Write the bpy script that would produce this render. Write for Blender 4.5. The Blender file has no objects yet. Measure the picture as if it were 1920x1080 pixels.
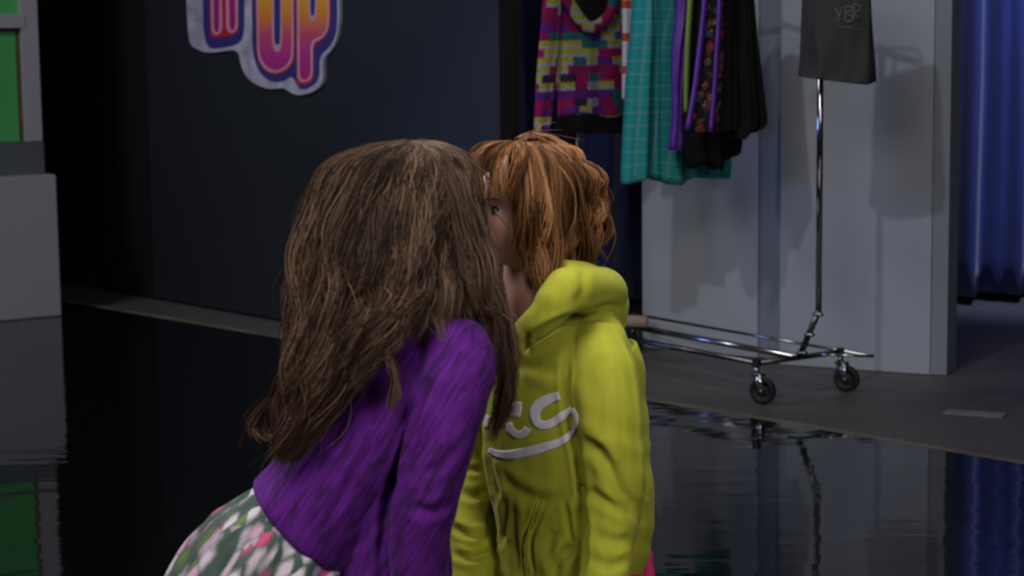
import bpy, bmesh, math, random
import numpy as np
from mathutils import Vector, Matrix
from mathutils.bvhtree import BVHTree
from mathutils import noise as mnoise
V = Vector
sc = bpy.context.scene
COL = sc.collection

# ------------------------------------------------------------------ camera
F = 3870.0                       # focal length in pixels of a 1920 wide frame
PT = math.atan(.13); RL = math.radians(-.7); CAMZ = 1.6
CP, SP, CR, SR = math.cos(PT), math.sin(PT), math.cos(RL), math.sin(RL)
cam_d = bpy.data.cameras.new('camera'); cam = bpy.data.objects.new('camera', cam_d); COL.objects.link(cam)
right = V((CR, SR*SP, SR*CP)); up = V((-SR, CR*SP, CR*CP)); back = V((0, -CP, SP))
mw = Matrix((right, up, back)).transposed().to_4x4(); mw.translation = V((0, 0, CAMZ))
cam.matrix_world = mw
cam_d.sensor_width = 36; cam_d.lens = F/1920*36; cam_d.clip_end = 100; cam_d.clip_start = .05
cam_d.dof.use_dof = True; cam_d.dof.focus_distance = 5.0; cam_d.dof.aperture_fstop = 5.0
sc.camera = cam

# ------------------------------------------------------------------ world, exposure
sc.view_settings.view_transform = 'Standard'; sc.view_settings.look = 'None'
sc.view_settings.gamma = 1; sc.view_settings.use_curve_mapping = False
sc.view_settings.exposure = 0.0
w = bpy.data.worlds.new('world'); sc.world = w; w.use_nodes = True
w.node_tree.nodes['Background'].inputs[0].default_value = (.55, .6, .8, 1)
w.node_tree.nodes['Background'].inputs[1].default_value = .010

# ------------------------------------------------------------------ studio lamps
def aim(o, loc, tgt):
    o.location = loc
    o.rotation_euler = (V(tgt)-V(loc)).to_track_quat('-Z', 'Y').to_euler()
def area(name, loc, tgt, size, power, col, sy=None, spread=180):
    l = bpy.data.lights.new(name, 'AREA'); l.energy = power; l.color = col; l.size = size; l.spread = math.radians(spread)
    if sy: l.shape = 'RECTANGLE'; l.size_y = sy
    o = bpy.data.objects.new(name, l); COL.objects.link(o); aim(o, loc, tgt); return o
def spot(name, loc, tgt, ang, power, col, rad=.05, blend=.3):
    l = bpy.data.lights.new(name, 'SPOT'); l.energy = power; l.color = col; l.shadow_soft_size = rad
    l.spot_size = math.radians(ang); l.spot_blend = blend
    o = bpy.data.objects.new(name, l); COL.objects.link(o); aim(o, loc, tgt); return o
# overhead soft boxes over the playing area, plus an added fill
area('softbox_front', (-1.2, 1.5, 3.5), (.1, 3.8, 1.0), 1.5, 27, (1, .97, .93), None, 90)
area('fill_right', (1.7, .5, 2.5), (.15, 3.8, .95), 1.4, 12, (1, .97, .93), None, 90)  # added fill lamp, brightens the hoodie front
area('softbox_top', (.6, 4.4, 4.0), (.1, 3.7, 1.1), 1.4, 21, (1, .97, .95), None, 105)
area('softbox_back', (-2.2, 5.6, 3.2), (0, 3.6, 1.0), .8, 17, (.95, .9, 1), None, 85)
# hard fresnels on the back flats
spot('fresnel_left', (-.9, 4.3, 4.2), (1.1, 9.6, .9), 30, 165, (.93, .95, 1), .06, .6)
spot('fresnel_right', (2.6, 4.6, 3.9), (1.3, 9.5, 1.0), 30, 50, (.93, .95, 1), .05, .6)
area('cyc_fill', (1.2, 6.2, 4.4), (1.2, 10, 1.0), 1.2, 8, (.9, .94, 1))
area('left_set_fill', (-4.2, 7.2, 4.0), (-3.0, 11.0, 1.2), 1.0, 66, (.9, .95, 1))
spot('wall_wash', (-3.2, 6.5, 3.6), (-.6, 10.6, 1.4), 50, 75, (.85, .88, 1), .15, .9)
# blue practicals
area('blue_panel', (-4.6, 9.05, 1.32), (.9, 9.1, .8), 1.0, 2.1, (.20, .38, 1), .55, 45)
spot('blue_curtain_light', (3.4, 9.0, 3.6), (3.3, 11.3, 1.7), 58, 420, (.5, .6, 1), .2, .6)

# ------------------------------------------------------------------ view helpers (pixel -> world)
def ray(px, py):
    x = (px-960)/F; y = -(py-540)/F
    x, y = x*CR-y*SR, x*SR+y*CR
    return V((x, CP+y*SP, -SP+y*CP))
CAMP = V((0, 0, CAMZ))
def at(px, py, Y):
    d = ray(px, py); return CAMP + d*(Y/d.y)
def gp(px, py, z=0.0):
    d = ray(px, py); return CAMP + d*((z-CAMZ)/d.z)
def onp(px, py, P, N):
    d = ray(px, py); return CAMP + d*((P-CAMP).dot(N)/d.dot(N))
Rm = np.array([list(right), list(up), list(back)])
def proj(co):
    q = (co-np.array([0, 0, CAMZ])) @ Rm.T
    return np.stack([960+F*q[:, 0]/-q[:, 2], 540-F*q[:, 1]/-q[:, 2]], 1)

# ------------------------------------------------------------------ materials
MATS = {}
def lin(c):
    return tuple(((x/255)/12.92 if x/255 <= .04045 else ((x/255+.055)/1.055)**2.4) for x in c)
class NT:
    def __init__(s, name, rough=.6, metal=0, spec=.5):
        s.m = bpy.data.materials.new(name); s.m.use_nodes = True; s.t = s.m.node_tree
        s.b = s.t.nodes['Principled BSDF']
        s.b.inputs['Roughness'].default_value = rough; s.b.inputs['Metallic'].default_value = metal
        s.b.inputs['Specular IOR Level'].default_value = spec
    def n(s, typ, **k):
        n = s.t.nodes.new(typ)
        for a, v in k.items():
            if a in n.inputs.keys(): n.inputs[a].default_value = v
            else: setattr(n, a, v)
        return n
    def l(s, a, b): s.t.links.new(a, b)
    def coord(s, scale=(1, 1, 1), rot=(0, 0, 0), uv=False):
        if uv:
            c = s.n('ShaderNodeUVMap'); out = c.outputs[0]
        else:
            c = s.n('ShaderNodeTexCoord'); out = c.outputs['Object']
        m = s.n('ShaderNodeMapping'); m.inputs['Rotation'].default_value = rot
        if any(rot): m.vector_type = 'TEXTURE'; scale = tuple(1/x for x in scale)
        m.inputs['Scale'].default_value = scale
        s.l(out, m.inputs[0]); return m.outputs[0]
    def ramp(s, fac, stops, interp='LINEAR'):
        r = s.n('ShaderNodeValToRGB'); r.color_ramp.interpolation = interp
        e = r.color_ramp.elements
        while len(e) < len(stops): e.new(.5)
        for el, (p, c) in zip(e, stops): el.position = p; el.color = (*c, 1)
        s.l(fac, r.inputs[0]); return r.outputs[0]
    def math(s, op, a, b=None, c=None):
        n = s.n('ShaderNodeMath', operation=op)
        for i, x in enumerate((a, b, c)):
            if x is None: continue
            if isinstance(x, (int, float)): n.inputs[i].default_value = x
            else: s.l(x, n.inputs[i])
        return n.outputs[0]
    def bump(s, h, strength=.3, dist=.01):
        b = s.n('ShaderNodeBump'); b.inputs['Strength'].default_value = strength; b.inputs['Distance'].default_value = dist
        s.l(h, b.inputs['Height']); s.l(b.outputs[0], s.b.inputs['Normal']); return b
    def noise(s, co, scale, detail=3, rough=.55):
        n = s.n('ShaderNodeTexNoise'); n.inputs['Scale'].default_value = scale; n.inputs['Detail'].default_value = detail
        n.inputs['Roughness'].default_value = rough; s.l(co, n.inputs['Vector']); return n.outputs['Fac']
def plain(name, c, rough=.6, metal=0, var=.12, scale=8, bump=.0, spec=.5, stretch=(1, 1, 1)):
    """colour with a little mottling; c in linear"""
    if name in MATS: return MATS[name]
    t = NT(name, rough, metal, spec); co = t.coord(stretch); f = t.noise(co, scale)
    lo = tuple(x*(1-var) for x in c); hi = tuple(x*(1+var) for x in c)
    t.l(t.ramp(f, [(.3, lo), (.7, hi)]), t.b.inputs['Base Color'])
    if bump: t.bump(t.noise(co, scale*12), bump, .002)
    MATS[name] = t.m; return t.m

M_flat = plain('painted_flat_grey', (.40, .415, .47), .75, var=.03, scale=2, bump=.1)
M_flatd = plain('darker_flat_grey', (.26, .275, .32), .75, var=.04, scale=2)  # darker flat grey; gives the strip between the flats its painted shade
M_navy = plain('navy_paint', (.0165, .019, .029), .65, var=.08, scale=1.2)
M_black = plain('black_paint', (.006, .006, .0065), .7, var=.1, scale=1.2)
M_blackedge = plain('black_edge_paint', (.010, .010, .009), .7)
M_box = plain('box_grey_paint', (.40, .41, .44), .6, var=.02, scale=2)
M_boxd = plain('plinth_grey_paint', (.115, .125, .145), .6, var=.02, scale=2)
M_post = plain('lavender_grey_paint', (.44, .42, .47), .45, var=.03, scale=2)
M_green = plain('green_panel_paint', (.085, .47, .13), .5, var=.08, scale=1.4)
M_wood = plain('bare_wood_edge', (.16, .075, .03), .7)
M_chrome = plain('chrome', (.5, .5, .5), .18, 1, var=.05)
M_polechrome = plain('polished_pole_chrome', (.72, .70, .70), .12, 1, var=.03)
M_chromed = plain('worn_chrome', (.17, .16, .155), .30, 1, var=.25, scale=40)
M_rubber = plain('black_rubber', (.007, .007, .007), .6)
M_tape = plain('gaffer_tape_grey', (.30, .29, .31), .7)
M_strip = plain('floor_edge_strip', (.26, .20, .15), .5, var=.35, scale=3)
M_card = plain('pinkish_cardboard', (.50, .36, .31), .8)
M_skin = None

def mk_matte():
    t = NT('matte_stage_floor', .55); co = t.coord()
    f = t.noise(co, 1.1, 5, .6); f2 = t.noise(t.coord((1, 6, 1), (0, 0, .8)), 3, 4, .7)
    c = t.ramp(t.math('ADD', t.math('MULTIPLY', f, .6), t.math('MULTIPLY', f2, .4)), [(.3, (.088, .083, .078)), (.5, (.135, .128, .122)), (.72, (.18, .17, .16))])
    t.l(c, t.b.inputs['Base Color']); t.bump(t.noise(co, 60), .15, .002); return t.m
def mk_gloss():
    t = NT('black_gloss_floor', .035, 0, .55); t.b.inputs['Base Color'].default_value = (.006, .0062, .0066, 1)
    f = t.noise(t.coord((1, 2.2, 1)), 2.6, 2.5, .5)
    t.bump(f, .12, .02)
    s = t.noise(t.coord((1, 3, 1)), 14, 3, .6)
    r = t.n('ShaderNodeMapRange'); t.l(s, r.inputs[0]); r.inputs[1].default_value = .4; r.inputs[2].default_value = .8
    r.inputs[3].default_value = .03; r.inputs[4].default_value = .10; t.l(r.outputs[0], t.b.inputs['Roughness'])
    return t.m
def mk_curtain():
    t = NT('navy_curtain', .8); co = t.coord((1, 1, .3))
    f = t.noise(co, 5, 3); c = t.ramp(f, [(.3, (.020, .028, .13)), (.7, (.03, .04, .18))])
    t.l(c, t.b.inputs['Base Color']); t.b.inputs['Sheen Weight'].default_value = .3; return t.m
M_matte, M_gloss, M_curtain = mk_matte(), mk_gloss(), mk_curtain()

# ------------------------------------------------------------------ object helpers
def link(name, me, mat=None, parent=None, smooth=False):
    o = bpy.data.objects.new(name, me); COL.objects.link(o)
    if mat:
        for m in (mat if isinstance(mat, list) else [mat]): me.materials.append(m)
    if smooth: me.polygons.foreach_set('use_smooth', [True]*len(me.polygons))
    if parent: o.parent = parent; o.matrix_parent_inverse = parent.matrix_world.inverted()
    return o
def obj(name, bm, mat=None, parent=None, smooth=False):
    bmesh.ops.recalc_face_normals(bm, faces=bm.faces)
    me = bpy.data.meshes.new(name); bm.to_mesh(me); bm.free(); return link(name, me, mat, parent, smooth)
def tag(o, label, cat, group=None, kind=None):
    o['label'] = label; o['category'] = cat
    if group: o['group'] = group
    if kind: o['kind'] = kind
    return o
def struct(o, label=None, cat=None):
    o['kind'] = 'structure'
    if label: o['label'] = label
    if cat: o['category'] = cat
    return o
def empty(name, loc):
    o = bpy.data.objects.new(name, None); COL.objects.link(o); o.location = loc
    o.empty_display_size = .1; o.matrix_world = Matrix.Translation(V(loc)); return o
def prism(bm, pts, vec):
    """polygon pts extruded by vec"""
    a = [bm.verts.new(p) for p in pts]; b = [bm.verts.new(V(p)+vec) for p in pts]; n = len(a)
    bm.faces.new(a); bm.faces.new(list(reversed(b)))
    for i in range(n): bm.faces.new((a[i], b[i], b[(i+1) % n], a[(i+1) % n]))
def slab(bm, A, B, z0, z1, t):
    """upright slab from A to B (ground points), thickness vector t"""
    prism(bm, [V((A.x, A.y, z0)), V((B.x, B.y, z0)), V((B.x, B.y, z1)), V((A.x, A.y, z1))], t)
def tube(bm, pts, r, n=12, cap=True):
    pts = [V(p) for p in pts]; rings = []
    rs = r if isinstance(r, (list, tuple)) else [r]*len(pts)
    ref = None
    for i, p in enumerate(pts):
        t = (pts[min(i+1, len(pts)-1)]-pts[max(i-1, 0)]).normalized()
        if ref is None: ref = V((0, 0, 1)) if abs(t.z) < .9 else V((1, 0, 0))
        x = (ref-t*ref.dot(t)).normalized(); ref = x; y = t.cross(x)
        rings.append([bm.verts.new(p+(x*math.cos(2*math.pi*k/n)+y*math.sin(2*math.pi*k/n))*rs[i]) for k in range(n)])
    for a, b in zip(rings, rings[1:]):
        for k in range(n): bm.faces.new((a[k], a[(k+1) % n], b[(k+1) % n], b[k]))
    if cap: bm.faces.new(rings[0]); bm.faces.new(list(reversed(rings[-1])))
def catmull(P, m):
    """P (n,k) array -> (m,k) resampled"""
    P = np.asarray(P, float); n = len(P)
    Q = np.vstack([2*P[0]-P[1], P, 2*P[-1]-P[-2]])
    t = np.linspace(0, n-1, m); i = np.minimum(t.astype(int), n-2); f = (t-i)[:, None]
    a, b, c, d = Q[i], Q[i+1], Q[i+2], Q[i+3]
    return .5*(2*b+(c-a)*f+(2*a-5*b+4*c-d)*f**2+(3*b-a-3*c+d)*f**3)

DD = V((-math.sin(math.radians(43)), math.cos(math.radians(43)), 0))   # along the set wall, away and to the left
CC = V((DD.y, -DD.x, 0))                                              # across it, away and to the right
NW = V((-CC.x, -CC.y, 0))                                             # face of the dark wall, towards the stage

# ------------------------------------------------------------------ floor
def flat_poly(name, pts, z, mat, th=.05):
    bm = bmesh.new(); prism(bm, [V((p.x, p.y, z)) for p in pts], V((0, 0, -th))); return obj(name, bm, mat)
E0, E1 = gp(330, 601), gp(1560, 809)
ed = (E1-E0).normalized()
A = E0-ed*8; B = E1+ed*7
struct(flat_poly('floor', [V((-9, -3, 0)), V((9, -3, 0)), V((9, 14, 0)), V((-9, 14, 0))], -.004, M_matte, .1), 'matte grey stage floor behind the glossy floor', 'floor')
nrm = V((ed.y, -ed.x, 0))
if nrm.y > 0: nrm = -nrm
struct(flat_poly('floor', [A, B, B+nrm*12, A+nrm*12], 0.0, M_gloss, .003), 'glossy black dance floor', 'floor')
struct(flat_poly('trim_1', [A, B, B-nrm*.045, A-nrm*.045], .0015, M_strip, .005), 'thin brown strip along the edge of the glossy floor', 'trim')
bm = bmesh.new(); prism(bm, [V((-9, 13.9, 0)), V((9, 13.9, 0)), V((9, 13.9, 5)), V((-9, 13.9, 5))], V((0, .1, 0)))
struct(obj('wall_back', bm, M_black), 'black studio wall far behind the set', 'wall')

# tape mark on the floor
ta, tb = gp(1772, 771), gp(1884, 779)
tv = (tb-ta).normalized(); tn = V((-tv.y, tv.x, 0))*.045
tag(flat_poly('floor_tape', [ta-tn, tb-tn, tb+tn, ta+tn], .0015, M_tape, .0045), 'short strip of pale tape on the matte floor before the blue curtain', 'tape')

# ------------------------------------------------------------------ dark set wall, left
W0, W1 = gp(290, 561), gp(540, 606)
wd = (W0-W1).normalized(); wn = V((wd.y, -wd.x, 0))
if wn.y > 0: wn = -wn
endp = onp(941, 600, W1, wn); endp.z = 0
bm = bmesh.new(); slab(bm, endp, W0, .012, 3.6, -wn*.10)
struct(obj('wall_left', bm, M_navy), 'dark navy set wall carrying the pink and orange sign', 'wall')
bm = bmesh.new(); slab(bm, endp-wd*.0, endp-wd*.006, .012, 3.6, -wn*.10)
struct(obj('trim_2', bm, M_blackedge), 'black end edge of the navy set wall', 'trim')
bm = bmesh.new(); slab(bm, W0+wd*.002, W0+wd*3.6, .0, 3.6, -wn*.10)
struct(obj('wall_left', bm, M_black), 'black set wall between the green panelled unit and the navy wall', 'wall')
bm = bmesh.new(); slab(bm, endp-wn*.02, W0-wn*.02, .0, .012, -wn*.06)
struct(obj('baseboard_left', bm, M_black), 'black foot of the navy wall', 'baseboard')

# black boom arm added above the frame to shade the navy wall
lampP = V((-3.2, 6.5, 3.6)); bmA = lampP.lerp(onp(960, -30, W1, wn), .42); bmB = lampP.lerp(onp(560, 330, W1, wn), .42)
bm = bmesh.new(); tube(bm, [bmA+(bmA-bmB)*.5, bmB], .045, 16)
blocker = tag(obj('blocker_arm', bm, M_black, None, True), 'black boom arm added unseen above the frame to throw the slanting shadow on the navy wall', 'blocker')
bm = bmesh.new(); q_ = bmA+(bmA-bmB)*.45; tube(bm, [q_, V((q_.x, q_.y, 5.0))], .02, 12); obj('blocker_pole', bm, M_black, blocker, True)  # added pole that carries the shadow-casting arm

# ------------------------------------------------------------------ sign on the navy wall
def mk_signfill():
    t = NT('sign_gradient_print', .35); uv = t.coord(uv=True)
    sx = t.n('ShaderNodeSeparateXYZ'); t.l(uv, sx.inputs[0])
    c = t.ramp(sx.outputs[1], [(0, (.60, .02, .16)), (.22, (.62, .03, .38)), (.40, (.75, .09, .22)), (.53, (.95, .28, .05)), (.70, (.95, .52, .04)), (1, (.95, .62, .08))])
    d = t.n('ShaderNodeTexVoronoi', feature='DISTANCE_TO_EDGE'); t.l(t.coord((60, 60, 60)), d.inputs['Vector'])
    t.l(c, t.b.inputs['Base Color']); return t.m
M_sign = mk_signfill()
M_silver = plain('sign_silver', (.62, .56, .76), .4, .1, var=.3, scale=9)
M_signnavy = plain('sign_navy', (.05, .045, .26), .35, var=.05)
M_signred = plain('sign_red', (.62, .03, .09), .4)
M_signpink = plain('sign_pink_line', (.85, .42, .58), .35)
M_magenta = plain('sign_magenta', (.5, .02, .26), .4)
sign = empty('wall_sign', onp(500, 60, W1, wn)+wn*.0)
tag(sign, 'colourful layered sign reading IT UP in orange and pink on the navy wall', 'sign')
def chaikin(p):
    for r_ in (9., 3.5):
        q = []
        for i in range(len(p)):
            a, b, c = np.array(p[i-1], float), np.array(p[i], float), np.array(p[(i+1) % len(p)], float)
            for e in (a, c):
                L = np.linalg.norm(e-b); q.append(tuple(b+(e-b)*min(r_/L, .25)))
        p = q
    return p
def plate(name, polys, z0, z1, mat, bevel=False, uv=False):
    bm = bmesh.new()
    for pts in polys:
        pts = chaikin(pts)
        P3 = [onp(x, y, W1+wn*z1, wn)-wn*(z1-z0) for x, y in pts]
        prism(bm, P3, wn*(z1-z0))
    bmesh.ops.recalc_face_normals(bm, faces=bm.faces)
    bmesh.ops.triangulate(bm, faces=[f for f in bm.faces if len(f.verts) > 4])
    if uv:
        L = bm.loops.layers.uv.new('UVMap')
        for f in bm.faces:
            for l in f.loops:
                py = proj(np.array([list(l.vert.co)]))[0][1]
                l[L].uv = (0, (165-py)/250)
    return obj(name, bm, mat, sign)
plate('backing_plate', [[(350, -110), (350, 20), (353, 64), (356, 83), (368, 92), (389, 100), (447, 92), (451, 122), (461, 144), (478, 158), (505, 168), (532, 164), (542, 172), (557, 179), (578, 176), (592, 169), (605, 157), (606, 108), (620, 96), (630, 78), (636, 50), (636, -110)]], .001, .020, M_silver)
plate('navy_plate', [[(379, -100), (381, 50), (385, 80), (394, 92), (420, 89), (444, 83), (453, 74), (457, 60), (458, -100)],
                     [(471, -100), (473, 90), (479, 120), (490, 141), (508, 154), (530, 153), (546, 142), (553, 152), (562, 169), (582, 164), (598, 149), (598, 104), (616, 90), (628, 68), (631, 45), (631, -100)]], .0205, .024, M_signnavy)
plate('red_plate', [[(391, -94), (394, 65), (399, 73), (447, 65), (447, -94)], [(477, -94), (481, 105), (491, 129), (512, 142), (536, 136), (550, 118), (552, 100), (552, -94)],
                    [(554, -94), (556, 155), (562, 161), (588, 156), (588, 83), (604, 77), (616, 62), (620, 40), (620, -94)]], .0245, .027, M_signred)
plate('pink_outline', [[(394, -90), (397, 66), (416, 64), (414, -90)], [(423, -90), (425, 62), (446, 60), (445, -90)], [(412, -90), (412, -72), (448, -72), (448, -90)], [(479, -90), (483, 104), (493, 127), (512, 138), (534, 132), (548, 115), (550, 98), (550, -90)],
                       [(556, -90), (558, 156), (586, 151), (586, 79), (602, 74), (614, 59), (617, 40), (617, -90)]], .0275, .029, M_signpink)
plate('letter_face', [[(398, -87), (401, 61), (411, 60), (410, -87)], [(428, -87), (430, 57), (441, 56), (440, -87)]], .0295, .031, M_magenta)
plate('letter_face', [[(482, -87), (486, 102), (496, 123), (513, 133), (531, 128), (544, 112), (546, 96), (546, -87)],
                      [(560, -87), (562, 151), (582, 147), (582, 75), (600, 69), (610, 56), (613, 38), (613, -87)]], .0295, .031, M_sign, uv=True)
for sl, cr in (([(510, -87), (510, 80), (514, 95), (520, 99), (526, 95), (529, 80), (529, -87)], [(514, -87), (514, 82), (520, 84), (525, 82), (525, -87)]),
               ([(578, -60), (578, 30), (583, 41), (590, 41), (594, 30), (594, -60)], [(582, -55), (582, 30), (590, 30), (590, -55)])):
    plate('letter_slot', [sl], .0315, .0325, M_signpink); plate('slot_core', [cr], .033, .034, M_signnavy)

# ------------------------------------------------------------------ grey flats, right
rw0, rw1 = gp(1462, 683), gp(1743, 702)
rd = (rw1-rw0).normalized(); rn = V((rd.y, -rd.x, 0))
if rn.y > 0: rn = -rn
lw0, lw1 = gp(1205, 650), gp(1420, 670)
bm = bmesh.new(); slab(bm, rw0, rw1, 0, 3.6, -rn*.10)
struct(obj('wall_right', bm, M_flat), 'grey painted flat behind the chrome pole and the hanging bag', 'wall')
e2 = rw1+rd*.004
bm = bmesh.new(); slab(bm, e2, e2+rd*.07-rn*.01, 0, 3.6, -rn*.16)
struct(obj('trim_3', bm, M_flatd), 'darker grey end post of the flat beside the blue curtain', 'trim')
ld = (lw1-lw0).normalized(); ln = V((ld.y, -ld.x, 0))
if ln.y > 0: ln = -ln
bm = bmesh.new(); slab(bm, lw0, lw1, 0, 3.6, -ln*.06)
struct(obj('wall_right', bm, M_flat), 'grey painted flat behind the hanging clothes', 'wall')
bm = bmesh.new(); slab(bm, lw1+ld*.003-ln*.012, rw0-rn*.05-rd*.003, 0, 3.6, -rn*.05)  # strip of shade between the flats, put into its darker colour
struct(obj('trim_4', bm, M_flatd), 'strip between the two grey flats, shade painted in darker grey', 'trim')

# ------------------------------------------------------------------ curtain
def curtain():
    bm = bmesh.new(); X0, X1, Y0 = -.9, 5.2, 11.45
    nx = 420; zs = [.03, .25, .6, 1.2, 2.0, 2.9, 3.8]; rnd = random.Random(4)
    ph = [rnd.uniform(0, 6) for _ in range(4)]
    g = []
    for zi, z in enumerate(zs):
        row = []
        for i in range(nx+1):
            x = X0+(X1-X0)*i/nx
            a = .075*math.sin(x*25+ph[0]+.5*math.sin(x*4)+.12*z)+.035*math.sin(x*47+ph[1])+.03*math.sin(x*9.5+ph[2]-z*.2)
            row.append(bm.verts.new((x+.01*math.sin(z*2+x*9), Y0-a*(1.12-.06*z), z+.02*math.sin(x*3) if zi == 0 else z)))
        g.append(row)
    for a, b in zip(g, g[1:]):
        for i in range(nx): bm.faces.new((a[i], a[i+1], b[i+1], b[i]))
    o = obj('curtain', bm, M_curtain, None, True)
    m = o.modifiers.new('th', 'SOLIDIFY'); m.thickness = .006
    return o
struct(curtain(), 'long navy blue pleated curtain hanging behind the grey flats', 'curtain')

# ------------------------------------------------------------------ green panelled unit on a grey box, left
bA, bB = gp(-140, 616), gp(116, 592)
bd = (bB-bA).normalized(); bn = V((bd.y, -bd.x, 0))
if bn.y > 0: bn = -bn
ztop = onp(112, 327, bB, bn).z
bm = bmesh.new(); slab(bm, bA-bd*.8, bB, .001, ztop, -bn*1.1)
bmesh.ops.bevel(bm, geom=bm.edges[:], offset=.006, segments=2, affect='EDGES')
tag(obj('set_platform', bm, M_box), 'light grey box platform under the green panelled unit', 'platform')
Pp = bB-bn*.10
def upt(px, py): return onp(px, py, Pp, bn)
unit = empty('panelled_unit', V((upt(40, 325).x, upt(40, 325).y, ztop+.001)))
tag(unit, 'tall unit of green panels in a lavender grey frame standing on the grey box', 'set unit')
def bxp(name, x0, y0, x1, y1, mat, off, th, zmin=None, zmax=None):
    a, b = upt(x0, y1), upt(x1, y1); z0 = zmin if zmin is not None else a.z; z1 = zmax if zmax is not None else upt(x0, y0).z
    bm = bmesh.new(); slab(bm, a+bn*off, b+bn*off, z0, z1, -bn*th)
    bmesh.ops.bevel(bm, geom=bm.edges[:], offset=.003, segments=2, affect='EDGES')
    return obj(name, bm, mat, unit)
zp = upt(84, 265).z
bxp('plinth', -420, 265, 85, 325, M_boxd, .0, .5, ztop+.001, zp)
bxp('post', 51, 0, 83, 262, M_post, -.02, .08, zp+.001, 3.0)
bxp('post', -330, 0, -290, 262, M_post, -.02, .08, zp+.001, 3.0)
bxp('rail', -288, 29, 51, 57, M_post, -.015, .07)
bxp('rail', -288, -330, 51, -302, M_post, -.015, .07)
bxp('edge_strip', 46, 0, 50.5, 262, M_wood, -.05, .02, zp+.001, upt(40, 58).z)
bxp('panel', -288, 60, 45, 262, M_green, -.06, .02, zp+.001, upt(40, 58).z)
bxp('panel', -288, -300, 45, 27, M_green, -.06, .02, upt(40, 28).z, upt(40, -300).z)

# ------------------------------------------------------------------ rolling garment rack
RZ = .172
rN, rF = gp(1430, 758), gp(1587, 735)                       # the two wheels at the near end
cx_ = (rF-rN).normalized(); dx_ = V((-cx_.y, cx_.x, 0))
if dx_.y < 0: dx_ = -dx_
mid = gp(1490, 672, RZ); RL_ = 1.42
rack = empty('garment_rack', V((mid.x, mid.y, 0)))
tag(rack, 'chrome rolling garment rack with black wheels holding the clothes before the grey flats', 'garment rack')
def rp(a, b, z): return V((mid.x, mid.y, z))+dx_*a+cx_*b
def caster(p, ang, at_=None):
    e = bmesh.new(); R = .057
    dirv = V((math.cos(ang), math.sin(ang), 0)); axv = V((-dirv.y, dirv.x, 0))
    wc = V((p.x, p.y, R+.001))
    prof = [(.003, .010), (.016, .012), (.018, .009), (.036, .008), (.038, .013), (.052, .013), (.057, .007)]
    def ring(r, h): return [e.verts.new(wc+axv*h+(dirv*math.cos(2*math.pi*k/28)+V((0, 0, 1))*math.sin(2*math.pi*k/28))*r) for k in range(28)]
    rs = [ring(r, h) for r, h in prof]+[ring(r, -h) for r, h in reversed(prof)]
    for a, b in zip(rs, rs[1:]):
        for k in range(28): e.faces.new((a[k], a[(k+1) % 28], b[(k+1) % 28], b[k]))
    e.faces.new(rs[0]); e.faces.new(rs[-1])
    wheel = obj('wheel', e, M_rubber, rack, True)
    f = bmesh.new(); stem = wc-dirv*.028
    for s in (-1, 1):
        o = axv*.018*s
        prism(f, [wc+o+V((0, 0, -.012))+dirv*.012, wc+o+V((0, 0, -.012))-dirv*.010, wc+o+V((0, 0, .070))-dirv*.045, wc+o+V((0, 0, .070))+dirv*.002], axv*.003*s)
    prism(f, [wc+V((0, 0, .068))-dirv*.05-axv*.021, wc+V((0, 0, .068))-dirv*.05+axv*.021, wc+V((0, 0, .068))+dirv*.004+axv*.021, wc+V((0, 0, .068))+dirv*.004-axv*.021], V((0, 0, .005)))
    tube(f, [wc-axv*.024, wc+axv*.024], .007)
    tube(f, [V((stem.x, stem.y, .125)), V((stem.x, stem.y, RZ-.012))], [.016, .011])
    obj('caster_fork', f, M_chrome, wheel, True)
    e = bmesh.new(); tube(e, [V((stem.x, stem.y, RZ-.014)), V((stem.x, stem.y, RZ+.016))], .019, 14)
    obj('caster_socket', e, M_rubber, wheel)
    return stem
half = (rF-rN).length/2
stems = []
for a, b, an in ((0, -half, 2.62), (0, half, 2.62), (RL_, -half, 2.3), (RL_, half, 1.9)):
    base = rN if (a, b) == (0, -half) else rF if (a, b) == (0, half) else rp(a, b, 0)
    d = V((math.cos(an), math.sin(an), 0)); stems.append(caster(V((base.x, base.y, 0)), an+math.pi))
def bar(name, pts, r, mat=M_chromed, n=12):
    bm = bmesh.new(); tube(bm, pts, r, n); return obj(name, bm, mat, rack, True)
s0, s1, s2, s3 = [V((s.x, s.y, RZ)) for s in stems]
bar('cross_bar', [s0, s1], .012); bar('cross_bar', [s2, s3], .012)
bar('base_rail', [s0, s2], .012)
m0, m1 = (s0+s1)/2, (s2+s3)/2
bar('base_rail', [m0, m1], .014, M_chrome)
tip = gp(1637, 668, RZ+.004)
bar('base_rail', [tip, s3+V((0, 0, .004))], .007, M_chrome)
bar('base_rail', [tip, s1*.7+s0*.3+V((0, 0, .004))], .006, M_chrome)
# bent foot, vertical pole, top rail
for end, sgn in ((m0, -1), (m1, 1)):
    knee = V((end.x, end.y, 0))+dx_*(.13*sgn)+V((0, 0, .375)) if sgn > 0 else onp(1535, 582, m0, V((0, 1, 0)))
    if sgn < 0:
        knee = at(1535, 582, m0.y-.10)
    bar('folding_foot', [end, knee], .0135)
    for f in (.12, .5, .93):
        bm = bmesh.new(); q = end.lerp(knee, f); tube(bm, [q-V((.02, .012, 0)), q+V((.02, .0, 0))-V((0, .03, 0))], .007, 8)
        obj('bolt', bm, M_chrome, rack, True)
    bar('upright_pole', [knee, V((knee.x, knee.y, 1.85))], .0135, M_polechrome, 32)
    if sgn < 0: K0 = knee
    else: K1 = knee
RT = 1.85
bar('top_rail', [V((K0.x, K0.y, RT))-dx_*.16, V((K1.x, K1.y, RT))+dx_*.05], .0125, M_chrome)
tb0 = at(1120, 617, 9.55); tb1 = at(1213, 609, 9.42)
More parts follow.
